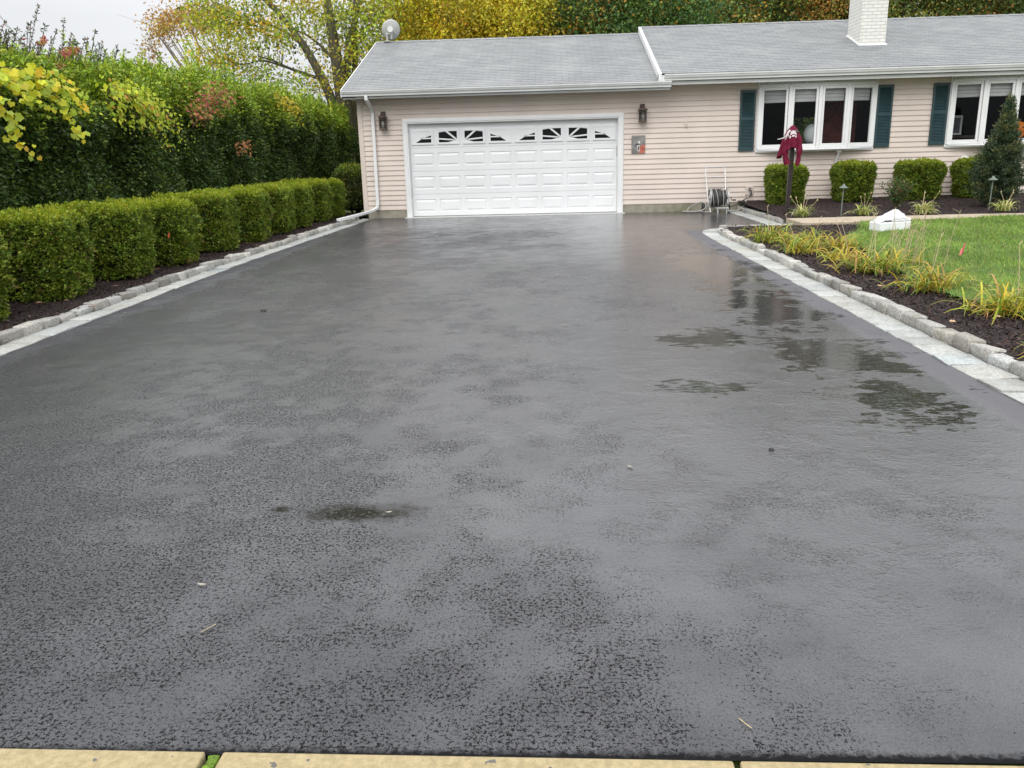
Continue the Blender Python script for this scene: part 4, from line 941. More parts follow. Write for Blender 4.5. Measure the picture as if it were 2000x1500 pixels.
m.build('frame', M['ceramic'], t); m = MB(); m.box(fx + .045, fx + .20, fy + .012, fy + .02, 1.62, 1.97); m.build('print', plain('print_grey', (.10, .11, .13), .5, .4, 8.), t)
m = MB(); m.box(9.2, 10.1, D0 + .8, D0 + 1.1, 1.50, 1.56)
m.box(9.22, 9.28, D0 + .82, D0 + 1.08, .34, 1.50); m.box(10.02, 10.08, D0 + .82, D0 + 1.08, .34, 1.50)
tag(m.build('console_table', M['dark_room'], None), 'dark console table carrying the white picture frame inside the window', 'table')

# ------------------------------------------------------------------ clipped boxwood, tall hedge, small shrubs
def sq_surface(n, hx, hy, h, p, taper=.12):
    a = np.array([hy * h, hy * h, hx * h, hx * h, hx * hy * 1.6]); f = rng.choice(5, n, p=a / a.sum()); q = rng.uniform(-1, 1, (n, 3))
    q[f == 0, 0] = 1; q[f == 1, 0] = -1; q[f == 2, 1] = 1; q[f == 3, 1] = -1; q[f == 4, 2] = 1
    k = (np.abs(q) ** p).sum(1) ** (1 / p); q /= k[:, None]
    N = np.sign(q) * np.abs(q) ** (p - 1) / np.array([hx, hy, h / 2]); N = unit(N)
    P = q * np.array([hx, hy, h / 2]) + np.array([0, 0, h / 2])
    tp = 1 - taper * np.exp(-P[:, 2] / .18); P[:, :2] *= tp[:, None]
    return P, N
def boxwood_meshes(parent, hx, hy, h, ncl, per, ls, seed, top=1.0):
    P, N = sq_surface(ncl, hx, hy, h, 8)
    P = P + N * (.032 * nz(P, 5, seed) + .022 * nz(P, 14, seed + 1))[:, None] - N * rng.exponential(.022, ncl)[:, None]
    shoots = (N[:, 2] > .6) & (rng.random(ncl) < .25); P[shoots, 2] += rng.uniform(.0, .05, shoots.sum())
    Pc = np.repeat(P, per, 0) + rng.normal(size=(ncl * per, 3)) * .014; Nc = np.repeat(N, per, 0)
    D = Nc + rng.normal(size=Pc.shape) * .75 + np.array([0, 0, .25])
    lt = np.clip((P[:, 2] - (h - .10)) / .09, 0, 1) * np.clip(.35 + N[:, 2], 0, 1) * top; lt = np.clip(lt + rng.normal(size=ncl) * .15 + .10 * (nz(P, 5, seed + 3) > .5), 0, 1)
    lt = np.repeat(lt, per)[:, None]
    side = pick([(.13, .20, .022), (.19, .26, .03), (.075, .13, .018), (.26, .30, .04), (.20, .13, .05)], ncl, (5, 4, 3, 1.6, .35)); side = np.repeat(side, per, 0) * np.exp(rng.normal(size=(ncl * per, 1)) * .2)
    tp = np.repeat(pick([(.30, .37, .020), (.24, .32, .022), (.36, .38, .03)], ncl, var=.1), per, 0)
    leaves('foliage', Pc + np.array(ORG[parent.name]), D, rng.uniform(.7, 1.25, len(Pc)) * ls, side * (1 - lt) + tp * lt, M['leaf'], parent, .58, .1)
    m = MB(); n, k = 20, 9; V = []                              # twiggy inside
    for i in range(k + 1):
        ph = math.pi * i / k - math.pi / 2
        for j in range(n):
            a = 2 * math.pi * j / n; e = .3; sg = lambda x: math.copysign(abs(x) ** e, x)
            V.append((hx * .86 * sg(math.cos(ph)) * sg(math.cos(a)), hy * .88 * sg(math.cos(ph)) * sg(math.sin(a)), h * .5 + .02 + h * .43 * sg(math.sin(ph))))
    o = ORG[parent.name]; m.add([(v[0] + o.x, v[1] + o.y, v[2] + o.z) for v in V], [(i * n + j, i * n + (j + 1) % n, (i + 1) * n + (j + 1) % n, (i + 1) * n + j) for i in range(k) for j in range(n)])
    for _ in range(9):
        x, y = rng.uniform(-.6, .6) * hx, rng.uniform(-.6, .6) * hy; m.tube([(o.x + x * .4, o.y + y * .4, o.z - .03), (o.x + x, o.y + y, o.z + .3)], .014, n=6)
    m.build('branches', M['core'], parent)
M['core'] = plain('core', (.022, .026, .010), .9, .5, 14., spec=.1, bump=1., bsc=30)

HG = 'clipped boxwood row beside the drive'
HY = [20.0, 18.7, 17.1, 15.8, 14.35, 12.85, 11.3, 9.97, 8.48, 7.05]
ORDN = ['first', 'second', 'third', 'fourth', 'fifth', 'sixth', 'seventh', 'eighth', 'ninth', 'tenth']
protos = []
for k in range(3):
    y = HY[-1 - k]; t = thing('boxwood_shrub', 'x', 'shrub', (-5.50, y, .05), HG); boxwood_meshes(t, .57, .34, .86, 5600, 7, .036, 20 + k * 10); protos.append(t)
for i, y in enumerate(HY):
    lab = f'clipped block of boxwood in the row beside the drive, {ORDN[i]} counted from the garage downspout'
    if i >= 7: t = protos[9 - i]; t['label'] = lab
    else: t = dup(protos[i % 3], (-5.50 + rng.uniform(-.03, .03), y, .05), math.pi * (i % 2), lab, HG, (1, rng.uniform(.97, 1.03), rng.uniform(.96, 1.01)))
HS = [(5.25, 19.3), (6.75, 19.35), (8.20, 19.4), (9.45, 19.4)]
hl = ['square clipped shrub against the clapboards directly behind the lamp post', 'square clipped shrub below the nearer bow window with a path light in front', 'square clipped shrub below the two facing shutters behind the rose bush', 'square clipped shrub half hidden by the small conifer under the dryer vent']
t0 = None
for i, (x, y) in enumerate(HS):
    z = float(zbed(x, y)) - .015
    if t0 is None:
        t0 = thing('house_shrub', hl[0], 'shrub', (x, y, z), 'clipped shrubs along the house wall'); boxwood_meshes(t0, .355, .42, .80, 4200, 7, .040, 77, .75)
    else: dup(t0, (x, y, z), math.pi / 2 * (i % 2) * 2, hl[i], None, ((.98, 1, 1.02), (1.08, 1, 1.0), (1, 1, 1.0))[i - 1])

def loose_shrub(parent, hx, hy, h, p, ncl, per, ls, seed, pal_lo, pal_hi, zsplit, amp=.2, spread=.05, core=True, mat='leaf_gloss', droop=-.1, wd=.5):
    P, N = sq_surface(ncl, hx, hy, h, p, .05)
    P = P + N * (amp * nz(P, 1.3, seed) + amp * .5 * nz(P, 3.3, seed + 1))[:, None] - N * rng.exponential(.10, ncl)[:, None]
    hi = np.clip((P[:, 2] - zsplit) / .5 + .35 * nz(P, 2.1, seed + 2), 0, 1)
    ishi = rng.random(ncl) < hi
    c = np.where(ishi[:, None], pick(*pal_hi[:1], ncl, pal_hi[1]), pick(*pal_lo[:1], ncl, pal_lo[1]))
    Pc = np.repeat(P, per, 0) + rng.normal(size=(ncl * per, 3)) * spread; D = np.repeat(N, per, 0) + rng.normal(size=Pc.shape) * .7 + np.array([0, 0, droop])
    col = np.repeat(c, per, 0) * np.exp(rng.normal(size=(ncl * per, 1)) * .22)
    if h > 2:                                                        # long untrimmed shoots standing out of the top
        tops_ = np.where(P[:, 2] > h * .86)[0]; tops_ = rng.choice(tops_, 150); Ps, Ds, Cs = [], [], []
        for q in tops_:
            dv = unit(np.array([[rng.normal() * .35 + .1, rng.normal() * .35, 1.]]))[0]; l = rng.exponential(.14) + .08
            for f_ in np.linspace(0, 1, int(8 + l * 60)): Ps.append(P[q] + dv * l * f_ + rng.normal(size=3) * .015); Ds.append(dv * .7 + rng.normal(size=3) * .6); Cs.append(c[q] * 1.1)
        Pc = np.concatenate([Pc, np.array(Ps)]); D = np.concatenate([D, np.array(Ds)]); col = np.concatenate([col, np.array(Cs)])
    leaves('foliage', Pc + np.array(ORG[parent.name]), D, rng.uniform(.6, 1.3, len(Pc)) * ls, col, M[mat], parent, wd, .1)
    if core:
        m = MB(); n, k = 20, 10; V = []; o = ORG[parent.name]
        for i in range(k + 1):
            ph = math.pi * i / k - math.pi / 2
            for j in range(n):
                a = 2 * math.pi * j / n; e = .55; sg = lambda x: math.copysign(abs(x) ** e, x); w_ = 1 + .12 * math.sin(3 * a + i)
                V.append((o.x + hx * .72 * w_ * sg(math.cos(ph)) * sg(math.cos(a)), o.y + hy * .8 * w_ * sg(math.cos(ph)) * sg(math.sin(a)), o.z + h * .48 + h * .43 * sg(math.sin(ph))))
        m.add(V, [(i * n + j, i * n + (j + 1) % n, (i + 1) * n + (j + 1) % n, (i + 1) * n + j) for i in range(k) for j in range(n)])
        for _ in range(7):
            x, y = rng.uniform(-.6, .6) * hx, rng.uniform(-.6, .6) * hy; m.tube([(o.x + x * .3, o.y + y * .3, o.z - .03), (o.x + x, o.y + y, o.z + h * .5)], .03, .015, n=6)
        m.build('branches', M['core'], parent)
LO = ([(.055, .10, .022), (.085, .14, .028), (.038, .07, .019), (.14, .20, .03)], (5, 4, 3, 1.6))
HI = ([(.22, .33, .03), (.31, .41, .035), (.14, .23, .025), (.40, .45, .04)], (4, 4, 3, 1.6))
tp = []
for k in range(3):
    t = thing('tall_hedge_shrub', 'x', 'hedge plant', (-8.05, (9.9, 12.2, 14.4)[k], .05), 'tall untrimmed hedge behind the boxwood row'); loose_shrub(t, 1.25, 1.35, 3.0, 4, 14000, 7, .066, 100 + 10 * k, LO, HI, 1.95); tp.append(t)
TY = [31.5, 29.2, 26.8, 24.4, 21.9, 19.4, 16.9, 14.4, 12.2, 9.9, 7.6, 5.4]
TH = [3.0, 3.1, 3.15, 3.15, 3.15, 3.15, 3.05, 2.95, 2.85, 3.0, 3.0, 2.9]
for i, y in enumerate(TY):
    lab = f'tall shaggy evergreen in the high hedge, number {i + 1} counted from its end behind the garage'
    if y in (9.9, 12.2, 14.4): t = tp[(9.9, 12.2, 14.4).index(y)]; t['label'] = lab; t.scale = (1, 1, TH[i] / 3.0)
    else: dup(tp[i % 3], (-8.05 + rng.uniform(-.12, .12), y, .05), math.pi * (i % 2), lab, None, (1, 1, TH[i] / 3.0))

dup(tp[1], (9.7, 32.6, 0), 1.5, 'tall green shrub in the back yard, seen only through the rear window', 'x', (1, 1, 1.25))
del bpy.data.objects['tall_hedge_shrub.' + '%03d' % (len([o for o in bpy.data.objects if o.name.startswith('tall_hedge_shrub')]) - 1)]['group']
p_ = at(690, 338, Y=21.6); t = thing('round_shrub', 'rounded golden green shrub tucked between the garage corner and the hedge', 'shrub', (p_.x, 21.6, .05))
loose_shrub(t, .52, .5, 1.22, 2.6, 2600, 6, .05, 300, ([(.09, .14, .02), (.05, .09, .015), (.16, .12, .04)], (4, 3, 1)), ([(.26, .32, .03), (.18, .26, .03)], (3, 2)), .85, .05, .03, mat='leaf')

# wiry sprays above the hedge
t = thing('wispy_shrub', 'tall wiry shrub throwing sparse thin sprays above the hedge into the sky', 'shrub', (-7.6, 11.8, .05), None)
sm = MB(); LP, LD, LC = [], [], []
tops = [(18, 62), (22, 90), (75, 12), (60, 40), (45, 70), (125, 36), (110, 60), (100, 75), (186, 60), (170, 75), (205, 105), (150, 85), (140, 65), (8, 45), (35, 55), (88, 50), (160, 100), (120, 90), (195, 85), (70, 85), (10, 100), (50, 110), (265, 118), (255, 125), (215, 120), (240, 130)]
tops += [(rng.uniform(-30, 60), rng.uniform(45, 110)) for _ in range(22)] + [(rng.uniform(60, 230), rng.uniform(75, 125)) for _ in range(20)]
for u, v in tops:
    X_ = rng.uniform(-8.1, -7.2); e = at(u, v, X=X_); b = Vector((X_ - rng.uniform(.0, .3), e.y - rng.uniform(.2, .7), 1.8)); mid = b.lerp(e, .55) + Vector((0, -.10, .12))
    pts = smooth_path([b, mid, e], 3); sm.tube(pts, .010, .003, n=5)
    L = (e - b).length
    for s in np.arange(.35, 1.0, .045 / L):
        i = min(int(s * (len(pts) - 1)), len(pts) - 2); p = pts[i].lerp(pts[i + 1], s * (len(pts) - 1) - i); dd = (pts[i + 1] - pts[i]).normalized()
        for _ in range(2):
            if rng.random() < .8:
                a = rng.normal(size=3) * .9; LP.append(p); LD.append(np.array(dd) * .8 + a); LC.append((.085, .105, .055) if rng.random() > .05 else (.3, .05, .05))
    for _ in range(4):                                                # side twigs lower down
        s = rng.uniform(.15, .7); i = int(s * (len(pts) - 1)); p = pts[i]; q = p + Vector((rng.normal() * .12, rng.normal() * .22 + .08, rng.uniform(.15, .4))); sm.tube([p, q], .005, .002, n=4)
        for f_ in np.linspace(.2, 1, 9): LP.append(p.lerp(q, f_)); LD.append(np.array(q - p) * 2 + rng.normal(size=3) * .9); LC.append((.10, .13, .05))
sm.build('stems', M['bark_dark'], t)
leaves('foliage', np.array(LP), np.array(LD), rng.uniform(.035, .075, len(LP)), np.array(LC) * np.exp(rng.normal(size=(len(LC), 1)) * .3), M['leaf'], t, .38, .08)

# climbers trailing over the hedge
def vine(name, label, cat, strands, X, ls, pal, w, step=.05, spread=.06, heart=False, thick=.006):
    o_ = at(*strands[0][0], X=X); t = thing(name, label, cat, (X, o_.y, .05)); sm = MB(); P, D, SZ = [], [], []
    for st_ in strands:
        xx = X + rng.uniform(-.08, .12); pts = smooth_path([at(u, v, X=xx + .10 * math.sin(k * 1.3)) for k, (u, v) in enumerate(st_)], 2); sm.tube(pts, thick, thick * .5, n=5)
        rs = resample(pts, step); n = len(rs)
        for i, p in enumerate(rs):
            for _ in range(1 if rng.random() < .7 else 2):
                P.append(np.array(p) + rng.normal(size=3) * spread); D.append([rng.normal() * .5 + .3, rng.normal() * .6, -1 + rng.normal() * .4]); SZ.append(ls * (1.15 - .55 * i / n) * rng.uniform(.65, 1.2))
    sm.build('stems', M['twig'], t)
    P = np.array(P); D = unit(np.array(D)); SZ = np.array(SZ)[:, None]; n = len(P); c = pick(pal, n, w, .14)
    if not heart: leaves('foliage', P, D, SZ[:, 0], c, M['leaf'], t, .7, .1, np.tile([1, -.6, .5], (n, 1)))
    else:                                                            # lobed heart shaped blades, two halves folded along the midrib
        Nn = unit(np.array([.75, -.7, .35]) + rng.normal(size=(n, 3)) * .35); U = unit(np.cross(D, Nn)); T = np.cross(U, D)
        out = [(0, .16, 0), (.26, -.02, .03), (.50, .16, .07), (.46, .42, .08), (.56, .58, .10), (.26, .78, .05), (0, 1.05, -.04)]
        V = []; F = []; k = 12; base = []
        ring = out + [(-a, b, c_) for a, b, c_ in out[1:-1]][::-1]
        V = np.stack([P + U * SZ * a + D * SZ * b + T * SZ * c_ for a, b, c_ in ring], 1).reshape(-1, 3)
        F = []; C = []
        for i in range(n):
            o = i * k; F += [(o, o + 1, o + 2, o + 3), (o, o + 3, o + 4, o + 5), (o, o + 5, o + 6, o + 6), (o, o + 6, o + 7, o + 8)]
        F = []
        for i in range(n):
            o = i * k; F += [(o, o + 1, o + 2), (o, o + 2, o + 3), (o, o + 3, o + 4), (o, o + 4, o + 5), (o, o + 5, o + 6), (o, o + 6, o + 7), (o, o + 7, o + 8), (o, o + 8, o + 9), (o, o + 9, o + 10), (o, o + 10, o + 11)]
        raw_mesh('foliage', V, F, 3, M['leaf'], t, np.repeat(c, 10, 0))
    return t
YG = [(.56, .60, .035), (.62, .56, .03), (.40, .52, .05), (.62, .42, .02)]
vine('grape_vine', 'yellow grape vine with big heart shaped leaves trailing over the dark hedge', 'vine',
     [[(-60, 120), (0, 132), (50, 135), (90, 140), (125, 148), (155, 185)], [(-50, 140), (10, 150), (60, 175), (85, 200), (100, 220)], [(-60, 150), (0, 175), (20, 230), (15, 260), (40, 280), (68, 300)], [(60, 150), (110, 165), (140, 180), (165, 212)], [(80, 165), (125, 200), (140, 235), (150, 255), (165, 268)], [(-50, 190), (0, 215), (25, 240), (38, 262)], [(-70, 130), (-10, 145), (20, 160), (50, 200), (65, 195)], [(-60, 170), (-10, 190), (5, 225)]],
     -6.05, .095, YG, (4, 4, 3, 1), .06, .035, True)
vine('lime_vine', 'lime yellow climber hanging in a broad swag on the middle of the tall hedge', 'vine',
     [[(205, 168), (250, 165), (300, 190), (335, 220), (350, 262), (366, 284)], [(215, 172), (265, 190), (300, 235), (318, 270), (330, 298)], [(225, 165), (280, 200), (306, 240), (312, 280)], [(210, 180), (250, 185), (285, 195), (320, 210), (335, 235)], [(240, 170), (290, 205), (330, 240), (345, 255)], [(230, 190), (270, 230), (295, 250), (300, 285)], [(205, 195), (225, 210), (250, 235), (262, 262)], [(250, 180), (275, 195), (298, 215), (310, 235)]],
     -6.55, .085, [(.44, .54, .03), (.54, .55, .03), (.30, .42, .03), (.52, .27, .03)], (4, 4, 3, .5), .028, .07)
def patch(name, label, cat, blobs, X, ls, pal, w, dens):
    o_ = at(blobs[0][0], blobs[0][1], X=X); t = thing(name, label, cat, (X, o_.y, .05)); P = []; sm = MB()
    for u, v, su, sv in blobs:
        n = int(dens * su * sv / 100); c = at(u, v, X=X)
        for _ in range(n):
            p = at(u + rng.normal() * su * .5, v + rng.normal() * sv * .5, X=X + rng.normal() * .08); P.append(np.array(p))
        sm.tube([c + Vector((-.15, 0, -.25)), at(*blobs[0][:2], X=X) + Vector((-.15, 0, -.25))], .006, n=5)
        for _ in range(6): sm.tube([c + Vector((-.15, 0, -.25)), at(u + rng.normal() * su * .5, v + rng.normal() * sv * .5, X=X)], .006, .003, n=5)
    sm.build('stems', M['twig'], t); n = len(P)
    leaves('foliage', np.array(P), np.c_[rng.normal(size=n) * .6 + .3, rng.normal(size=n) * .6 - .2, rng.normal(size=n) * .5 - .5], rng.uniform(.6, 1.2, n) * ls, pick(pal, n, w, .2), M['leaf'], t, .65, .1, np.tile([1, -.6, .5], (n, 1)))
RD = [(.33, .07, .06), (.40, .14, .06), (.38, .22, .05), (.20, .24, .04)]
patch('red_creeper', 'red and orange creeper leaves glowing on the shoulder of the tall hedge', 'vine', [(418, 178, 34, 20), (432, 192, 30, 18), (398, 205, 34, 18), (388, 222, 24, 14), (410, 225, 20, 10)], -6.6, .075, RD, (3, 4, 3, 3), 20)
patch('red_creeper', 'small crimson creeper sprigs among the wiry sprays above the hedge', 'vine', [(83, 80, 10, 6), (132, 102, 16, 9), (116, 128, 9, 8), (143, 96, 8, 6)], -7.0, .06, RD, (5, 2, 1, 2), 60)
patch('orange_creeper', 'little patch of orange leaves low on the dark hedge', 'vine', [(478, 286, 16, 18)], -6.6, .075, [(.42, .16, .05), (.3, .12, .04)], (1, 1), 25)
vine('yellow_vine', 'golden yellow trailing vine strands near the far end of the tall hedge', 'vine', [[(535, 182), (552, 192), (568, 205), (582, 225), (588, 245)], [(540, 190), (560, 210), (572, 222)], [(548, 186), (570, 200), (590, 220)]], -6.65, .085, [(.52, .40, .02), (.45, .38, .03), (.3, .36, .03)], (4, 3, 2), .035, .05)

# ------------------------------------------------------------------ daylilies, small bed plants, lawn
def strap(parent, name, base, n, L, pal, w, spread, seed, up=.9, wd=.014, tipc=(.30, .17, .05), tipf=.35):
    V, F, C = [], [], []; r_ = np.random.default_rng(seed); k = 6; b = np.array(base)
    cols = pick(pal, n, w, .15)
    for i in range(n):
        a = r_.uniform(0, 2 * math.pi); l = L * r_.uniform(.55, 1.15); el = r_.uniform(.45, 1.35) * up; h = np.array([math.cos(a), math.sin(a), 0]); p = b + np.r_[r_.normal(size=2) * spread, 0]
        sd_ = np.array([-h[1], h[0], 0]); o = len(V); tw = r_.normal() * .5
        for j in range(k + 1):
            s = j / k; wv = wd * (1 - s ** 2.2) * (.7 + .6 * s * (1 - s)) + .0006; q = sd_ * math.cos(tw * s) + np.array([0, 0, 1]) * math.sin(tw * s)
            V += [p - q * wv, p + q * wv]; e = el - s * s * 2.6 * r_.uniform(.7, 1.1); p = p + (h * math.cos(e) + np.array([0, 0, 1]) * math.sin(e)) * l / k; p[2] = max(p[2], b[2] + .006)
            if j < k: F.append((o + 2 * j, o + 2 * j + 1, o + 2 * j + 3, o + 2 * j + 2)); t_ = max(0, (s - .45) / .55) * (tipf if r_.random() < .6 else 1); C.append(cols[i] * (1 - t_) + np.array(tipc) * t_)
    raw_mesh(name, V, F, 4, M['blade'], parent, np.clip(np.array(C), .003, .8))
LILY = [(.18, .28, .03), (.32, .38, .035), (.48, .42, .04), (.58, .40, .035), (.40, .24, .08), (.09, .17, .025)]
clumps = [(3.22, 12.35, .60, 90, 0), (3.55, 11.75, .55, 80, .2), (3.25, 11.0, .55, 75, .3), (3.85, 11.3, .5, 60, .9), (3.50, 10.1, .42, 55, 1.2), (3.45, 9.15, .62, 105, .0), (3.85, 9.55, .5, 60, .8), (3.52, 7.85, .56, 85, 1.0), (3.62, 6.65, .60, 80, .5), (3.25, 5.2, .40, 50, .3)]
for i, (x, y, L, n, dry) in enumerate(clumps):
    t = thing('daylily', f'yellowing daylily clump in the mulch bed, {ORDN[i]} in the row counted from the lamp post', 'plant', (x, y, .085), 'daylilies along the kerbed bed')
    w = np.array([3, 3, 2, 1.2, .8, 1.5]) * np.array([1 - .4 * min(dry, 1.5), 1, 1 + dry, 1 + dry, 1 + 1.5 * dry, 1 - .5 * min(dry, 1.5)])
    strap(t, 'foliage', (x, y, .07), int(n * 1.8), L * .80, LILY, w, .11, 500 + i, .85, .0085)
    sm = MB()
    for _ in range(3 if i in (5, 6) else 1):
        a = rng.uniform(0, 6.28); h = rng.uniform(.35, .6); q = Vector((x + math.cos(a) * .05, y + math.sin(a) * .05, .085)); e = q + Vector((rng.normal() * .12, rng.normal() * .1, h)); sm.tube([q, q.lerp(e, .5) + Vector((.01, 0, .02)), e], .004, .0025, n=5); sm.tube([e, e + Vector((.02, 0, .03))], .006, .003, n=5)
    sm.build('dry_stalk', M['straw'] if 'straw' in M else M.setdefault('straw', plain('straw', (.46, .37, .22), .8, .2, 30.)), t)
gr = [(3.95, 9.0), (4.1, 9.3), (3.8, 8.7), (4.2, 9.0)]
t = thing('ornamental_grass', 'thin dry grass stalks rising behind the daylilies in front of the foam box', 'plant', (3.98, 9.3, .1)); sm = MB()
for _ in range(22):
    x, y = 3.98 + rng.normal() * .16, 9.3 + rng.normal() * .25; h = rng.uniform(.3, .68); e = Vector((x + rng.normal() * .10 + .03, y + rng.normal() * .08, .1 + h)); sm.tube([(x, y, .08), Vector((x, y, .1)).lerp(e, .5) + Vector((-.01, 0, .02)), e], .0035, .0018, n=4)
    for k in range(4): q = Vector((x, y, .1)).lerp(e, .8 + .05 * k); sm.tube([q, q + Vector((rng.normal() * .03, rng.normal() * .03, .04))], .002, .001, n=4)
sm.build('stalks', M['straw'], t)
VAR = [(.50, .50, .16), (.30, .38, .06), (.56, .54, .25), (.22, .31, .05)]
vp = [(4.80, 16.32, 'variegated lily turf with a dried flower stalk beside the lamp post foot'), (5.95, 16.32, 'variegated lily turf between the path light and the foam box'), (7.05, 16.3, 'variegated lily turf at the walk edge near the rose bush'), (8.55, 16.35, 'variegated lily turf at the walk edge below the second path light')]
for i, (x, y, lab) in enumerate(vp):
    z = float(zbed(x, y)) + .005; t = thing('lily_turf', lab, 'plant', (x, y, z), 'variegated lily turf along the walkway'); strap(t, 'foliage', (x, y, z), 80, .36, VAR, (4, 3, 2, 2), .05, 600 + i, 1.0, .013, (.52, .5, .3), .5)
    sm = MB()
    for _ in range(7 if i == 0 else 3):
        e = Vector((x + rng.normal() * .16, y + rng.normal() * .08, z + rng.uniform(.3, .52 if i == 0 else .42))); sm.tube([(x + rng.normal() * .03, y, z), e], .004, .003, n=5); sm.lathe(e, [(0, -.02), (.011 if i else .016, 0), (0, .03)], 6)
    sm.build('flower_stalk', M['straw'], t)
zz = float(zbed(7.0, 17.5)); t = thing('rose_bush', 'small sparse rose bush with pinkish tips in front of the third clipped shrub', 'shrub', (7.0, 17.5, zz)); sm = MB(); LP = []; LD = []
for _ in range(34):
    a = rng.uniform(0, 6.28); l = rng.uniform(.25, .52); tilt = rng.uniform(.1, .75); e = Vector((7.0 + math.cos(a) * math.sin(tilt) * l, 17.5 + math.sin(a) * math.sin(tilt) * l, zz + .08 + math.cos(tilt) * l)); q = Vector((7.0, 17.5, zz)); m_ = q.lerp(e, .5) + Vector((0, 0, .05)); sm.tube([q, m_, e], .006, .003, n=5)
    for s in np.linspace(.3, 1.05, 42): LP.append(np.array(q.lerp(e, s)) + rng.normal(size=3) * .035); LD.append(rng.normal(size=3) + [0, 0, .2])
sm.build('canes', M['twig'], t); n = len(LP); leaves('foliage', np.array(LP), np.array(LD), rng.uniform(.03, .055, n), pick([(.05, .10, .03), (.08, .14, .03), (.16, .16, .05), (.3, .12, .08)], n, (4, 4, 2, .6)), M['leaf'], t, .6)
# conifer by the house
x0, y0 = 8.86, 17.35; z0 = float(zbed(x0, y0)); t = thing('small_conifer', 'small dark blue green conifer with a thin leader before the far bow window', 'tree', (x0, y0, z0)); sm = MB(); sm.tube([(x0, y0, z0 - .05), (x0 + .02, y0, z0 + 1.2), (x0 + .10, y0, z0 + 2.05)], .03, .004, n=8); P = []; D = []; C = []
for _ in range(430):
    h = rng.beta(1.15, 1.5) * 1.95; R_ = np.interp(h, [0, .12, .45, .9, 1.3, 1.6, 1.95], [.34, .48, .48, .36, .18, .09, .03]) * rng.uniform(.72, 1.12); a = rng.uniform(0, 6.28); c = np.array([x0 + .05 * h, y0, z0 + h]); e = c + np.array([math.cos(a) * R_, math.sin(a) * R_, .12 + .25 * R_ * rng.uniform(.2, 1)]); sm.tube([c, c * .5 + e * .5 + [0, 0, -.02], e], .006, .002, n=4); light = rng.random() < .25 + .3 * (h > 1.3)
    nn = int(60 + 60 * R_)
    s = rng.uniform(.35, 1.05, nn)[:, None]; P.append(c + (e - c) * s + rng.normal(size=(nn, 3)) * .045 * (1.1 - .5 * s)); D.append((e - c) / (np.linalg.norm(e - c) + 1e-6) + rng.normal(size=(nn, 3)) * .55 + [0, 0, .2]); C.append(pick([(.11, .14, .055), (.17, .18, .07)] if light else [(.060, .098, .05), (.085, .125, .066), (.04, .07, .036)], nn, None, .2))
sm.build('trunk', M['bark_dark'], t); P = np.concatenate(P); D = np.concatenate(D); leaves('crown', P, D, rng.uniform(.035, .07, len(P)), np.concatenate(C), M['leaf'], t, .34, .08)

# grass
n = 260000; y = 2.2 + (14.95 - 2.2) * rng.random(n) ** .8; x = np.array([xl(v) for v in y]) + rng.random(n) ** .95 * 9.5 * np.clip((y + 1) / 14, .35, 1); x += rng.normal(size=n) * .05
V0 = np.c_[x, y, zlawn(np.c_[x, y]) - .004]
g1 = nz(np.c_[x, y, 0 * x], 1.1, 31); g2 = nz(np.c_[x, y, 0 * x], 4.5, 32); Lb = (.052 + .018 * np.clip(g2, -1, 1)) * rng.uniform(.6, 1.35, n); D = unit(np.c_[rng.normal(size=(n, 2)) * .5 + np.c_[g1, g2] * .25, np.ones(n)])
c = pick([(.19, .32, .06), (.26, .39, .07), (.14, .25, .05), (.38, .40, .11), (.46, .40, .20)], n, (5, 4, 3, 1.4, .5), .22) * (1 + .22 * np.clip(g1, -1, 1) + .15 * np.clip(g2, -1, 1))[:, None]
dist = np.sqrt(x ** 2 + y ** 2)[:, None] / 10
S_ = np.cross(D, rng.normal(size=(n, 3))); S_ = unit(S_) * (.0032 * np.clip(dist, .7, 1.8)); B = V0 + D * Lb[:, None] + np.c_[rng.normal(size=(n, 2)) * .015, -np.abs(rng.normal(size=n)) * .008]
tag(raw_mesh('grass', np.stack([V0 - S_, V0 + S_, B], 1).reshape(-1, 3), np.arange(3 * n).reshape(n, 3), 3, M['blade'], None, np.clip(c, .003, .8)), 'bright green mown lawn grass right of the daylily bed', 'grass', kind='stuff')

# fallen leaves
def fallen(name, label, cat, u, v, z, L, col, grp, w=.55, curl=.3, rz=None):
    p = at(u, v, Z=z); a = rng.uniform(0, 6.28) if rz is None else rz; m = MB(); k = 5; dx_, dy_ = math.cos(a), math.sin(a); V = []
    for i in range(k + 1):
        s = i / k; ww = w * L * .5 * math.sin(math.pi * min(1, .08 + s * .92)) ** .8; h = curl * L * (s - .5) ** 2 + .004
        for t_ in (-1, 0, 1): V.append((p.x + dx_ * (s - .5) * L - dy_ * t_ * ww, p.y + dy_ * (s - .5) * L + dx_ * t_ * ww, p.z + h + abs(t_) * .12 * L * w))
    m.add(V, [(3 * i + j, 3 * i + j + 1, 3 * i + j + 4, 3 * i + j + 3) for i in range(k) for j in (0, 1)]); o = m.build(name, col, None, rec=False); tag(o, label, cat, grp); return o
fl_a = plain('leaf_pale', (.30, .28, .22), .6, .2, 40.); fl_b = plain('leaf_brown', (.20, .10, .06), .7, .3, 40.); fl_c = plain('leaf_tan', (.45, .30, .17), .7, .2, 40.)
for u, v in [(245, 612), (460, 536), (482, 533), (700, 448), (755, 470), (764, 479), (868, 541), (870, 646), (1005, 676), (1104, 636), (395, 1144), (835, 432), (630, 612), (1230, 913), (1420, 650), (760, 1002)]:
    fallen('fallen_leaf', 'small pale fallen leaf lying wet on the asphalt of the drive', 'leaf', u, v, .001, rng.uniform(.025, .045), fl_a, 'pale leaves on the wet drive', .4)
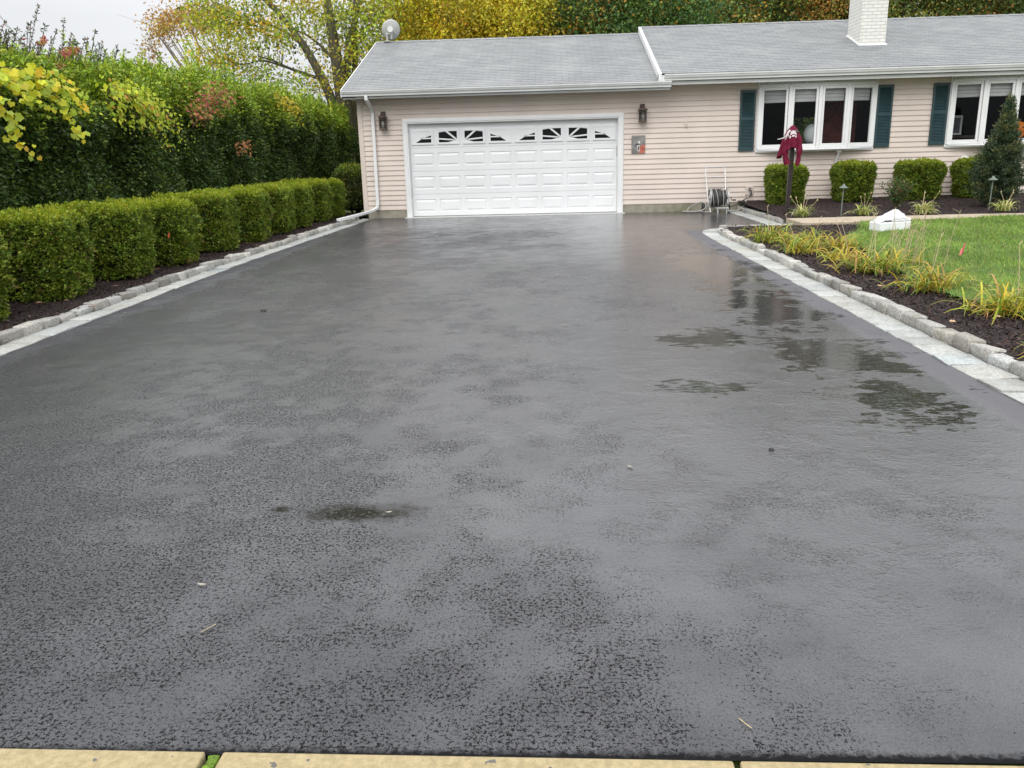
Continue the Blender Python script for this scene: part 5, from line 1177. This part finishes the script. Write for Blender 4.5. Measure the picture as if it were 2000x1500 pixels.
for u, v in [(75, 593), (130, 588), (305, 527), (370, 512), (600, 452), (640, 440), (500, 480), (180, 600), (225, 560)]:
    fallen('fallen_leaf', 'curled brown leaf lying on the mulch under the boxwood row', 'leaf', u, v, .10, rng.uniform(.06, .11), fl_b, 'brown leaves under the boxwood')
for u, v in [(1868, 528), (1825, 473), (1830, 500), (1860, 630), (1950, 620), (1720, 560), (1770, 470), (1985, 455), (1930, 560), (1660, 505)]:
    fallen('fallen_leaf', 'tan leaf lying in the daylily bed or grass beside it', 'leaf', u, v, .125, rng.uniform(.05, .09), fl_c, 'tan leaves by the lawn')
def straw(u, v, u2, v2, lab):
    m = MB(); m.tube([at(u, v, Z=.003), at((u + u2) / 2, (v + v2) / 2, Z=.006), at(u2, v2, Z=.003)], .0013, n=5); tag(m.build('straw', M['straw'], None), lab, 'straw')
straw(392, 1235, 421, 1219, 'single dry straw lying on the wet asphalt nearer the mossy pavement joint'); straw(1443, 1403, 1468, 1422, 'single dry straw lying on the wet asphalt near the dark pavement joint')
p_ = at(515, 608, Z=0); m = MB(); m.lathe((p_.x, p_.y, 0), [(.028, 0), (.026, .012), (.012, .022), (0, .023)], 9); tag(m.build('pebble', M['black'], None, smooth=True), 'small black pebble alone on the drive towards the boxwood side', 'pebble')
p_ = at(1507, 879, Z=0); m = MB(); m.lathe((p_.x, p_.y, 0), [(.014, 0), (.013, .006), (.006, .011), (0, .012)], 9); tag(m.build('pebble', M['black'], None, smooth=True), 'tiny black pebble alone on the drive towards the daylily side', 'pebble')

# ------------------------------------------------------------------ trees behind the house
def tree(name, label, cat, stems, clumps, per, ls, pal, w, spread, bark, br=.02, twigs=3, group=None, cvar=.22, droop=-.25):
    base = stems[0][0][0]; t = thing(name, label, cat, (base[0], base[1], 0), group); sm = MB(); nodes = []; nr = []
    for pts, r0, r1 in stems:
        sp = smooth_path(pts, 2); sm.tube(sp, r0, r1, n=9)
        for i, p in enumerate(sp):
            if i > len(sp) * .25: nodes.append(np.array(p)); nr.append(r0 + (r1 - r0) * i / len(sp))
    nodes = np.array(nodes); clumps = np.asarray(clumps)
    order = np.argsort([np.min(np.linalg.norm(nodes - c, axis=1)) for c in clumps])
    for i in order:
        c = clumps[i]; d = nodes - c; hd = np.linalg.norm(d[:, :2], axis=1); cost = np.linalg.norm(d, axis=1) + 1.2 * np.maximum(0, nodes[:, 2] - c[2] + .35 * hd); j = int(np.argmin(cost)); q = nodes[j]; L = np.linalg.norm(c - q)
        mid = q * .5 + c * .5 + np.array([rng.normal() * .06 * L, rng.normal() * .06 * L, .10 * L]); pts = smooth_path([q, q * .72 + mid * .28 + [0, 0, .03 * L], mid, c], 1); r0 = min(nr[j] * .75, br + .014 * L); sm.tube(pts, r0, .006, n=5)
        nodes = np.concatenate([nodes, np.array(pts[len(pts) // 3:])]); nr += [r0 * (1 - .6 * k / 6) for k in range(len(pts) - len(pts) // 3)]
        for _ in range(twigs):
            e = c + rng.normal(size=3) * spread * 1.2; sm.tube([Vector(pts[-2]), Vector(e)], .006, .003, n=4)
    sm.build('trunk', bark, t)
    n = len(clumps) * per; cc = pick(pal, len(clumps), w, .3); big = np.repeat(np.where(clumps[:, 2] > 9, 1.7, 1.0), per)
    P = np.repeat(clumps, per, 0) + rng.normal(size=(n, 3)) * spread * np.array([1, 1, .75]); mixd = rng.random(n) < .2
    C = np.where(mixd[:, None], pick(pal, n, w, .15), np.repeat(cc, per, 0)) * np.exp(rng.normal(size=(n, 1)) * cvar)
    D = rng.normal(size=(n, 3)) + np.array([0, 0, droop]); leaves('crown', P, D, rng.uniform(.65, 1.25, n) * ls * big, np.clip(C, .003, .7), M['leaf'], t, .62, .12)
    return t
def ell(n, c, r, zmin, pw=.6, zlow=None, lowfrac=.0, zcut=8.5):
    q = unit(rng.normal(size=(n, 3))) * (rng.random(n) ** pw)[:, None]; P = np.array(c) + q * np.array(r); P = P[P[:, 2] > zmin]
    if lowfrac:
        m = int(n * lowfrac); a = rng.uniform(0, 6.28, m); rr = np.sqrt(rng.random(m)); E_ = np.c_[c[0] + np.cos(a) * rr * r[0], c[1] + np.sin(a) * rr * r[1], rng.uniform(zmin, zcut, m)]; P = np.concatenate([P, E_])
    return P
Y0 = 30.0; A_ = lambda u, v, y=Y0: tuple(at(u, v, Y=y))
base = (-7.1, 30.0, -.05)
stA = [([base, A_(672, 215), A_(660, 130), A_(648, 60), A_(640, 0), (-7.6, 30, 7.6), (-7.9, 30.2, 8.3)], .30, .05),
       ([base, A_(655, 208), A_(622, 140), A_(598, 95), A_(568, 55), A_(528, 5), (-10.4, 29.8, 7.3), (-11.0, 29.6, 8.0)], .20, .03),
       ([base, A_(680, 205, 30.3), A_(676, 120, 30.3), A_(690, 60, 30.4), A_(700, 0, 30.5), (-5.7, 30.7, 7.6), (-5.2, 30.8, 8.2)], .20, .03),
       ([base, A_(690, 200, 30.8), A_(694, 130, 30.8), A_(692, 60, 30.9), (-6.6, 31.2, 7.6), (-6.6, 31.4, 8.2)], .17, .03),
       ([A_(640, 160), A_(600, 145), A_(560, 132), A_(535, 118), A_(505, 110)], .07, .02), ([A_(598, 95), A_(560, 62, 29.6), A_(520, 45, 29.4), A_(490, 40, 29.2), A_(440, 20, 29)], .06, .015),
       ([A_(655, 120), A_(628, 90), A_(600, 68), A_(575, 58)], .06, .02), ([A_(560, 132), A_(510, 115, 29.7), A_(470, 130, 29.6), A_(420, 105, 29.5)], .04, .012)]
cl = []
for u, v, su, sv, k in [(395, 20, 30, 22, 9), (420, 60, 35, 30, 16), (385, 100, 25, 22, 5), (450, 40, 45, 35, 22), (470, 100, 40, 30, 18), (430, 130, 30, 18, 9), (520, 30, 50, 30, 22), (560, 90, 35, 28, 9), (530, 60, 30, 25, 10), (610, 30, 40, 30, 20), (650, 60, 40, 40, 20), (700, 40, 40, 35, 22), (745, 35, 30, 30, 14), (690, 100, 25, 30, 10), (660, 150, 18, 25, 7), (600, 165, 35, 16, 8), (545, 165, 30, 18, 8), (690, 170, 12, 18, 4), (720, 85, 25, 20, 8), (370, 132, 25, 10, 3), (480, 145, 20, 12, 5)]:
    for _ in range(k): p = at(u + rng.normal() * su * .6, v + rng.normal() * sv * .6, Y=Y0 + rng.uniform(-2.5, 2.5)); cl.append(tuple(p))
cl = [c for c in cl if rng.random() < .62]
cl = np.concatenate([np.array(cl), ell(60, (-8.5, 30, 7.3), (5.2, 3.4, 1.2), 6.8)])
tree('yellow_tree', 'big many stemmed tree with yellow green autumn leaves and bare sky gaps beside the garage', 'tree', stA, cl, 80, .12, [(.42, .45, .035), (.30, .38, .035), (.58, .45, .03), (.18, .25, .03), (.60, .38, .035)], (4, 3.5, 2.5, 2, 1), .36, M['bark'])

bB = at(440, 190, Y=42); stB = []; cB = []
for u, v in [(300, 52), (315, 45), (330, 38), (345, 30), (358, 22), (375, 18), (395, 15), (292, 85), (290, 118), (305, 70), (320, 62), (340, 50), (365, 40), (385, 35), (405, 30), (298, 100), (335, 80), (420, 20)]:
    y_ = 42 + rng.uniform(-2, 2); e = at(u + rng.normal() * 4, v + rng.normal() * 4, Y=y_); k_ = Vector((bB.x, 42, 1.5)); m_ = k_.lerp(e, .5) + Vector((.25, 0, .25)); stB.append(([(bB.x, 42, -.05), k_, m_, e], .07, .012)); cB += [tuple(e), tuple(e + Vector((rng.normal() * .3, 0, rng.normal() * .25)))]
stB[0] = (stB[0][0], .22, .012)
for _ in range(30): e = at(rng.uniform(300, 420), rng.uniform(15, 60), Y=42 + rng.uniform(-2, 2)); cB.append(tuple(e))
tree('bare_tree', 'half bare fan shaped tree with sparse orange leaves on its outer twig tips', 'tree', stB, np.array(cB), 42, .14, [(.45, .24, .04), (.50, .32, .05), (.36, .20, .06)], (3, 2, 2), .28, M['bark_pale'], .012, 5)

def gen(name, label, x, y, h, rx, ry, n, per, ls, pal, w, bark, zmin=3.2, nst=4, spread=.42, lowf=.62, zc=7.6, r=.22):
    st_ = [([(x, y, -.05), (x + rng.normal() * .15, y, h * .2), (x + rng.normal() * .4, y + rng.normal() * .3, h * .55), (x + rng.normal() * .4, y, h * .93)], r, .03)]
    for k in range(nst):
        a = k * 6.28 / nst + rng.normal() * .4; z1 = h * rng.uniform(.14, .28); st_.append(([(x, y, z1), (x + math.cos(a) * rx * .3, y + math.sin(a) * ry * .3, z1 + h * .16), (x + math.cos(a) * rx * .65, y + math.sin(a) * ry * .65, h * .62)], r * .5, .025))
    n = int(n * 1.25); per = int(per * 1.45); ls = ls * .72
    c = ell(n, (x, y, h * .56), (rx, ry, h * .45), zmin, .5, None, lowf, zc)
    return tree(name, label, 'tree', st_, c, per, ls, pal, w, spread, bark, .025, 2)
GOLD = [(.64, .45, .025), (.56, .46, .03), (.36, .36, .03), (.66, .36, .03), (.20, .17, .03)]
gen('golden_tree', 'broad golden yellow autumn tree rising behind the garage ridge', -2.6, 31.5, 8.0, 3.5, 3.0, 230, 105, .16, GOLD, (4, 4, 3, 1.5, 1), M['bark_dark'])
gen('golden_tree', 'smaller amber autumn tree between the satellite dish and the green maple', -.1, 33.5, 8.2, 1.9, 2.2, 120, 105, .16, GOLD, (5, 3, 2, 3, .6), M['bark_dark'])
GRN = [(.085, .16, .04), (.13, .22, .05), (.05, .105, .03), (.50, .27, .05), (.21, .27, .04)]
gen('green_maple', 'dense dark green maple with a few orange sprigs behind the two roof levels', 2.9, 31.5, 8.4, 3.0, 2.8, 240, 115, .17, GRN, (4, 4, 3, .7, .8), M['bark_dark'])
gen('green_maple', 'dark green maple left of the painted chimney above the higher roof', 6.6, 35.5, 9.6, 2.8, 2.8, 190, 105, .17, GRN, (3, 4, 2, 1.2, 2), M['bark_dark'])
MIX = [(.22, .28, .06), (.14, .20, .05), (.50, .25, .06), (.36, .32, .07), (.08, .12, .035)]
gen('rust_tree', 'rust and green autumn tree directly behind the painted chimney', 10.4, 36.5, 12, 2.9, 2.8, 200, 100, .17, MIX, (2, 1.5, 4, 2, 1), M['bark_dark'])
gen('olive_tree', 'olive green tree with orange twigs right of the painted chimney', 14.2, 37.5, 13, 3.2, 2.8, 200, 100, .18, MIX, (4, 3, 1.5, 2, 2), M['bark_dark'])
gen('olive_tree', 'dark olive tree at the far right end above the roof', 18.4, 38, 13, 3.2, 2.8, 180, 100, .18, MIX, (4, 4, .8, 1, 3), M['bark_dark'])
for i, (x, y, h, pal, w, lab) in enumerate([(-4.8, 47, 9.5, GOLD, (2, 3, 3, 1, 2), 'distant yellow tree glimpsed behind the satellite dish'), (3.5, 46, 9.5, GRN, (3, 4, 3, 1, 2), 'distant green tree glimpsed behind the dense maple'), (9.5, 48, 14, MIX, (4, 3, 2, 2, 2), 'distant mixed green tree glimpsed behind the chimney trees'), (16.5, 50, 14, MIX, (3, 4, 1, 1, 3), 'distant olive tree glimpsed behind the trees right of the chimney'), (24, 47, 13, MIX, (3, 4, 1, 1, 3), 'distant olive tree beyond the far end of the roof')]):
    gen('distant_tree', lab, x, y, h, 4.0, 3, 130, 60, .28, pal, w, M['bark_dark'], 2.5, 4, .65, .7, 9, .25)
p_ = at(228, 150, Y=60)
gen('pink_tree', 'distant faded pink autumn tree just showing over the hedge', p_.x, 60, 6.3, 2.6, 2.2, 90, 60, .26, [(.50, .30, .24), (.45, .33, .25), (.38, .28, .16)], (3, 2, 1), M['bark_pale'], 2.0, 3, .4, .4, 5.5, .15)
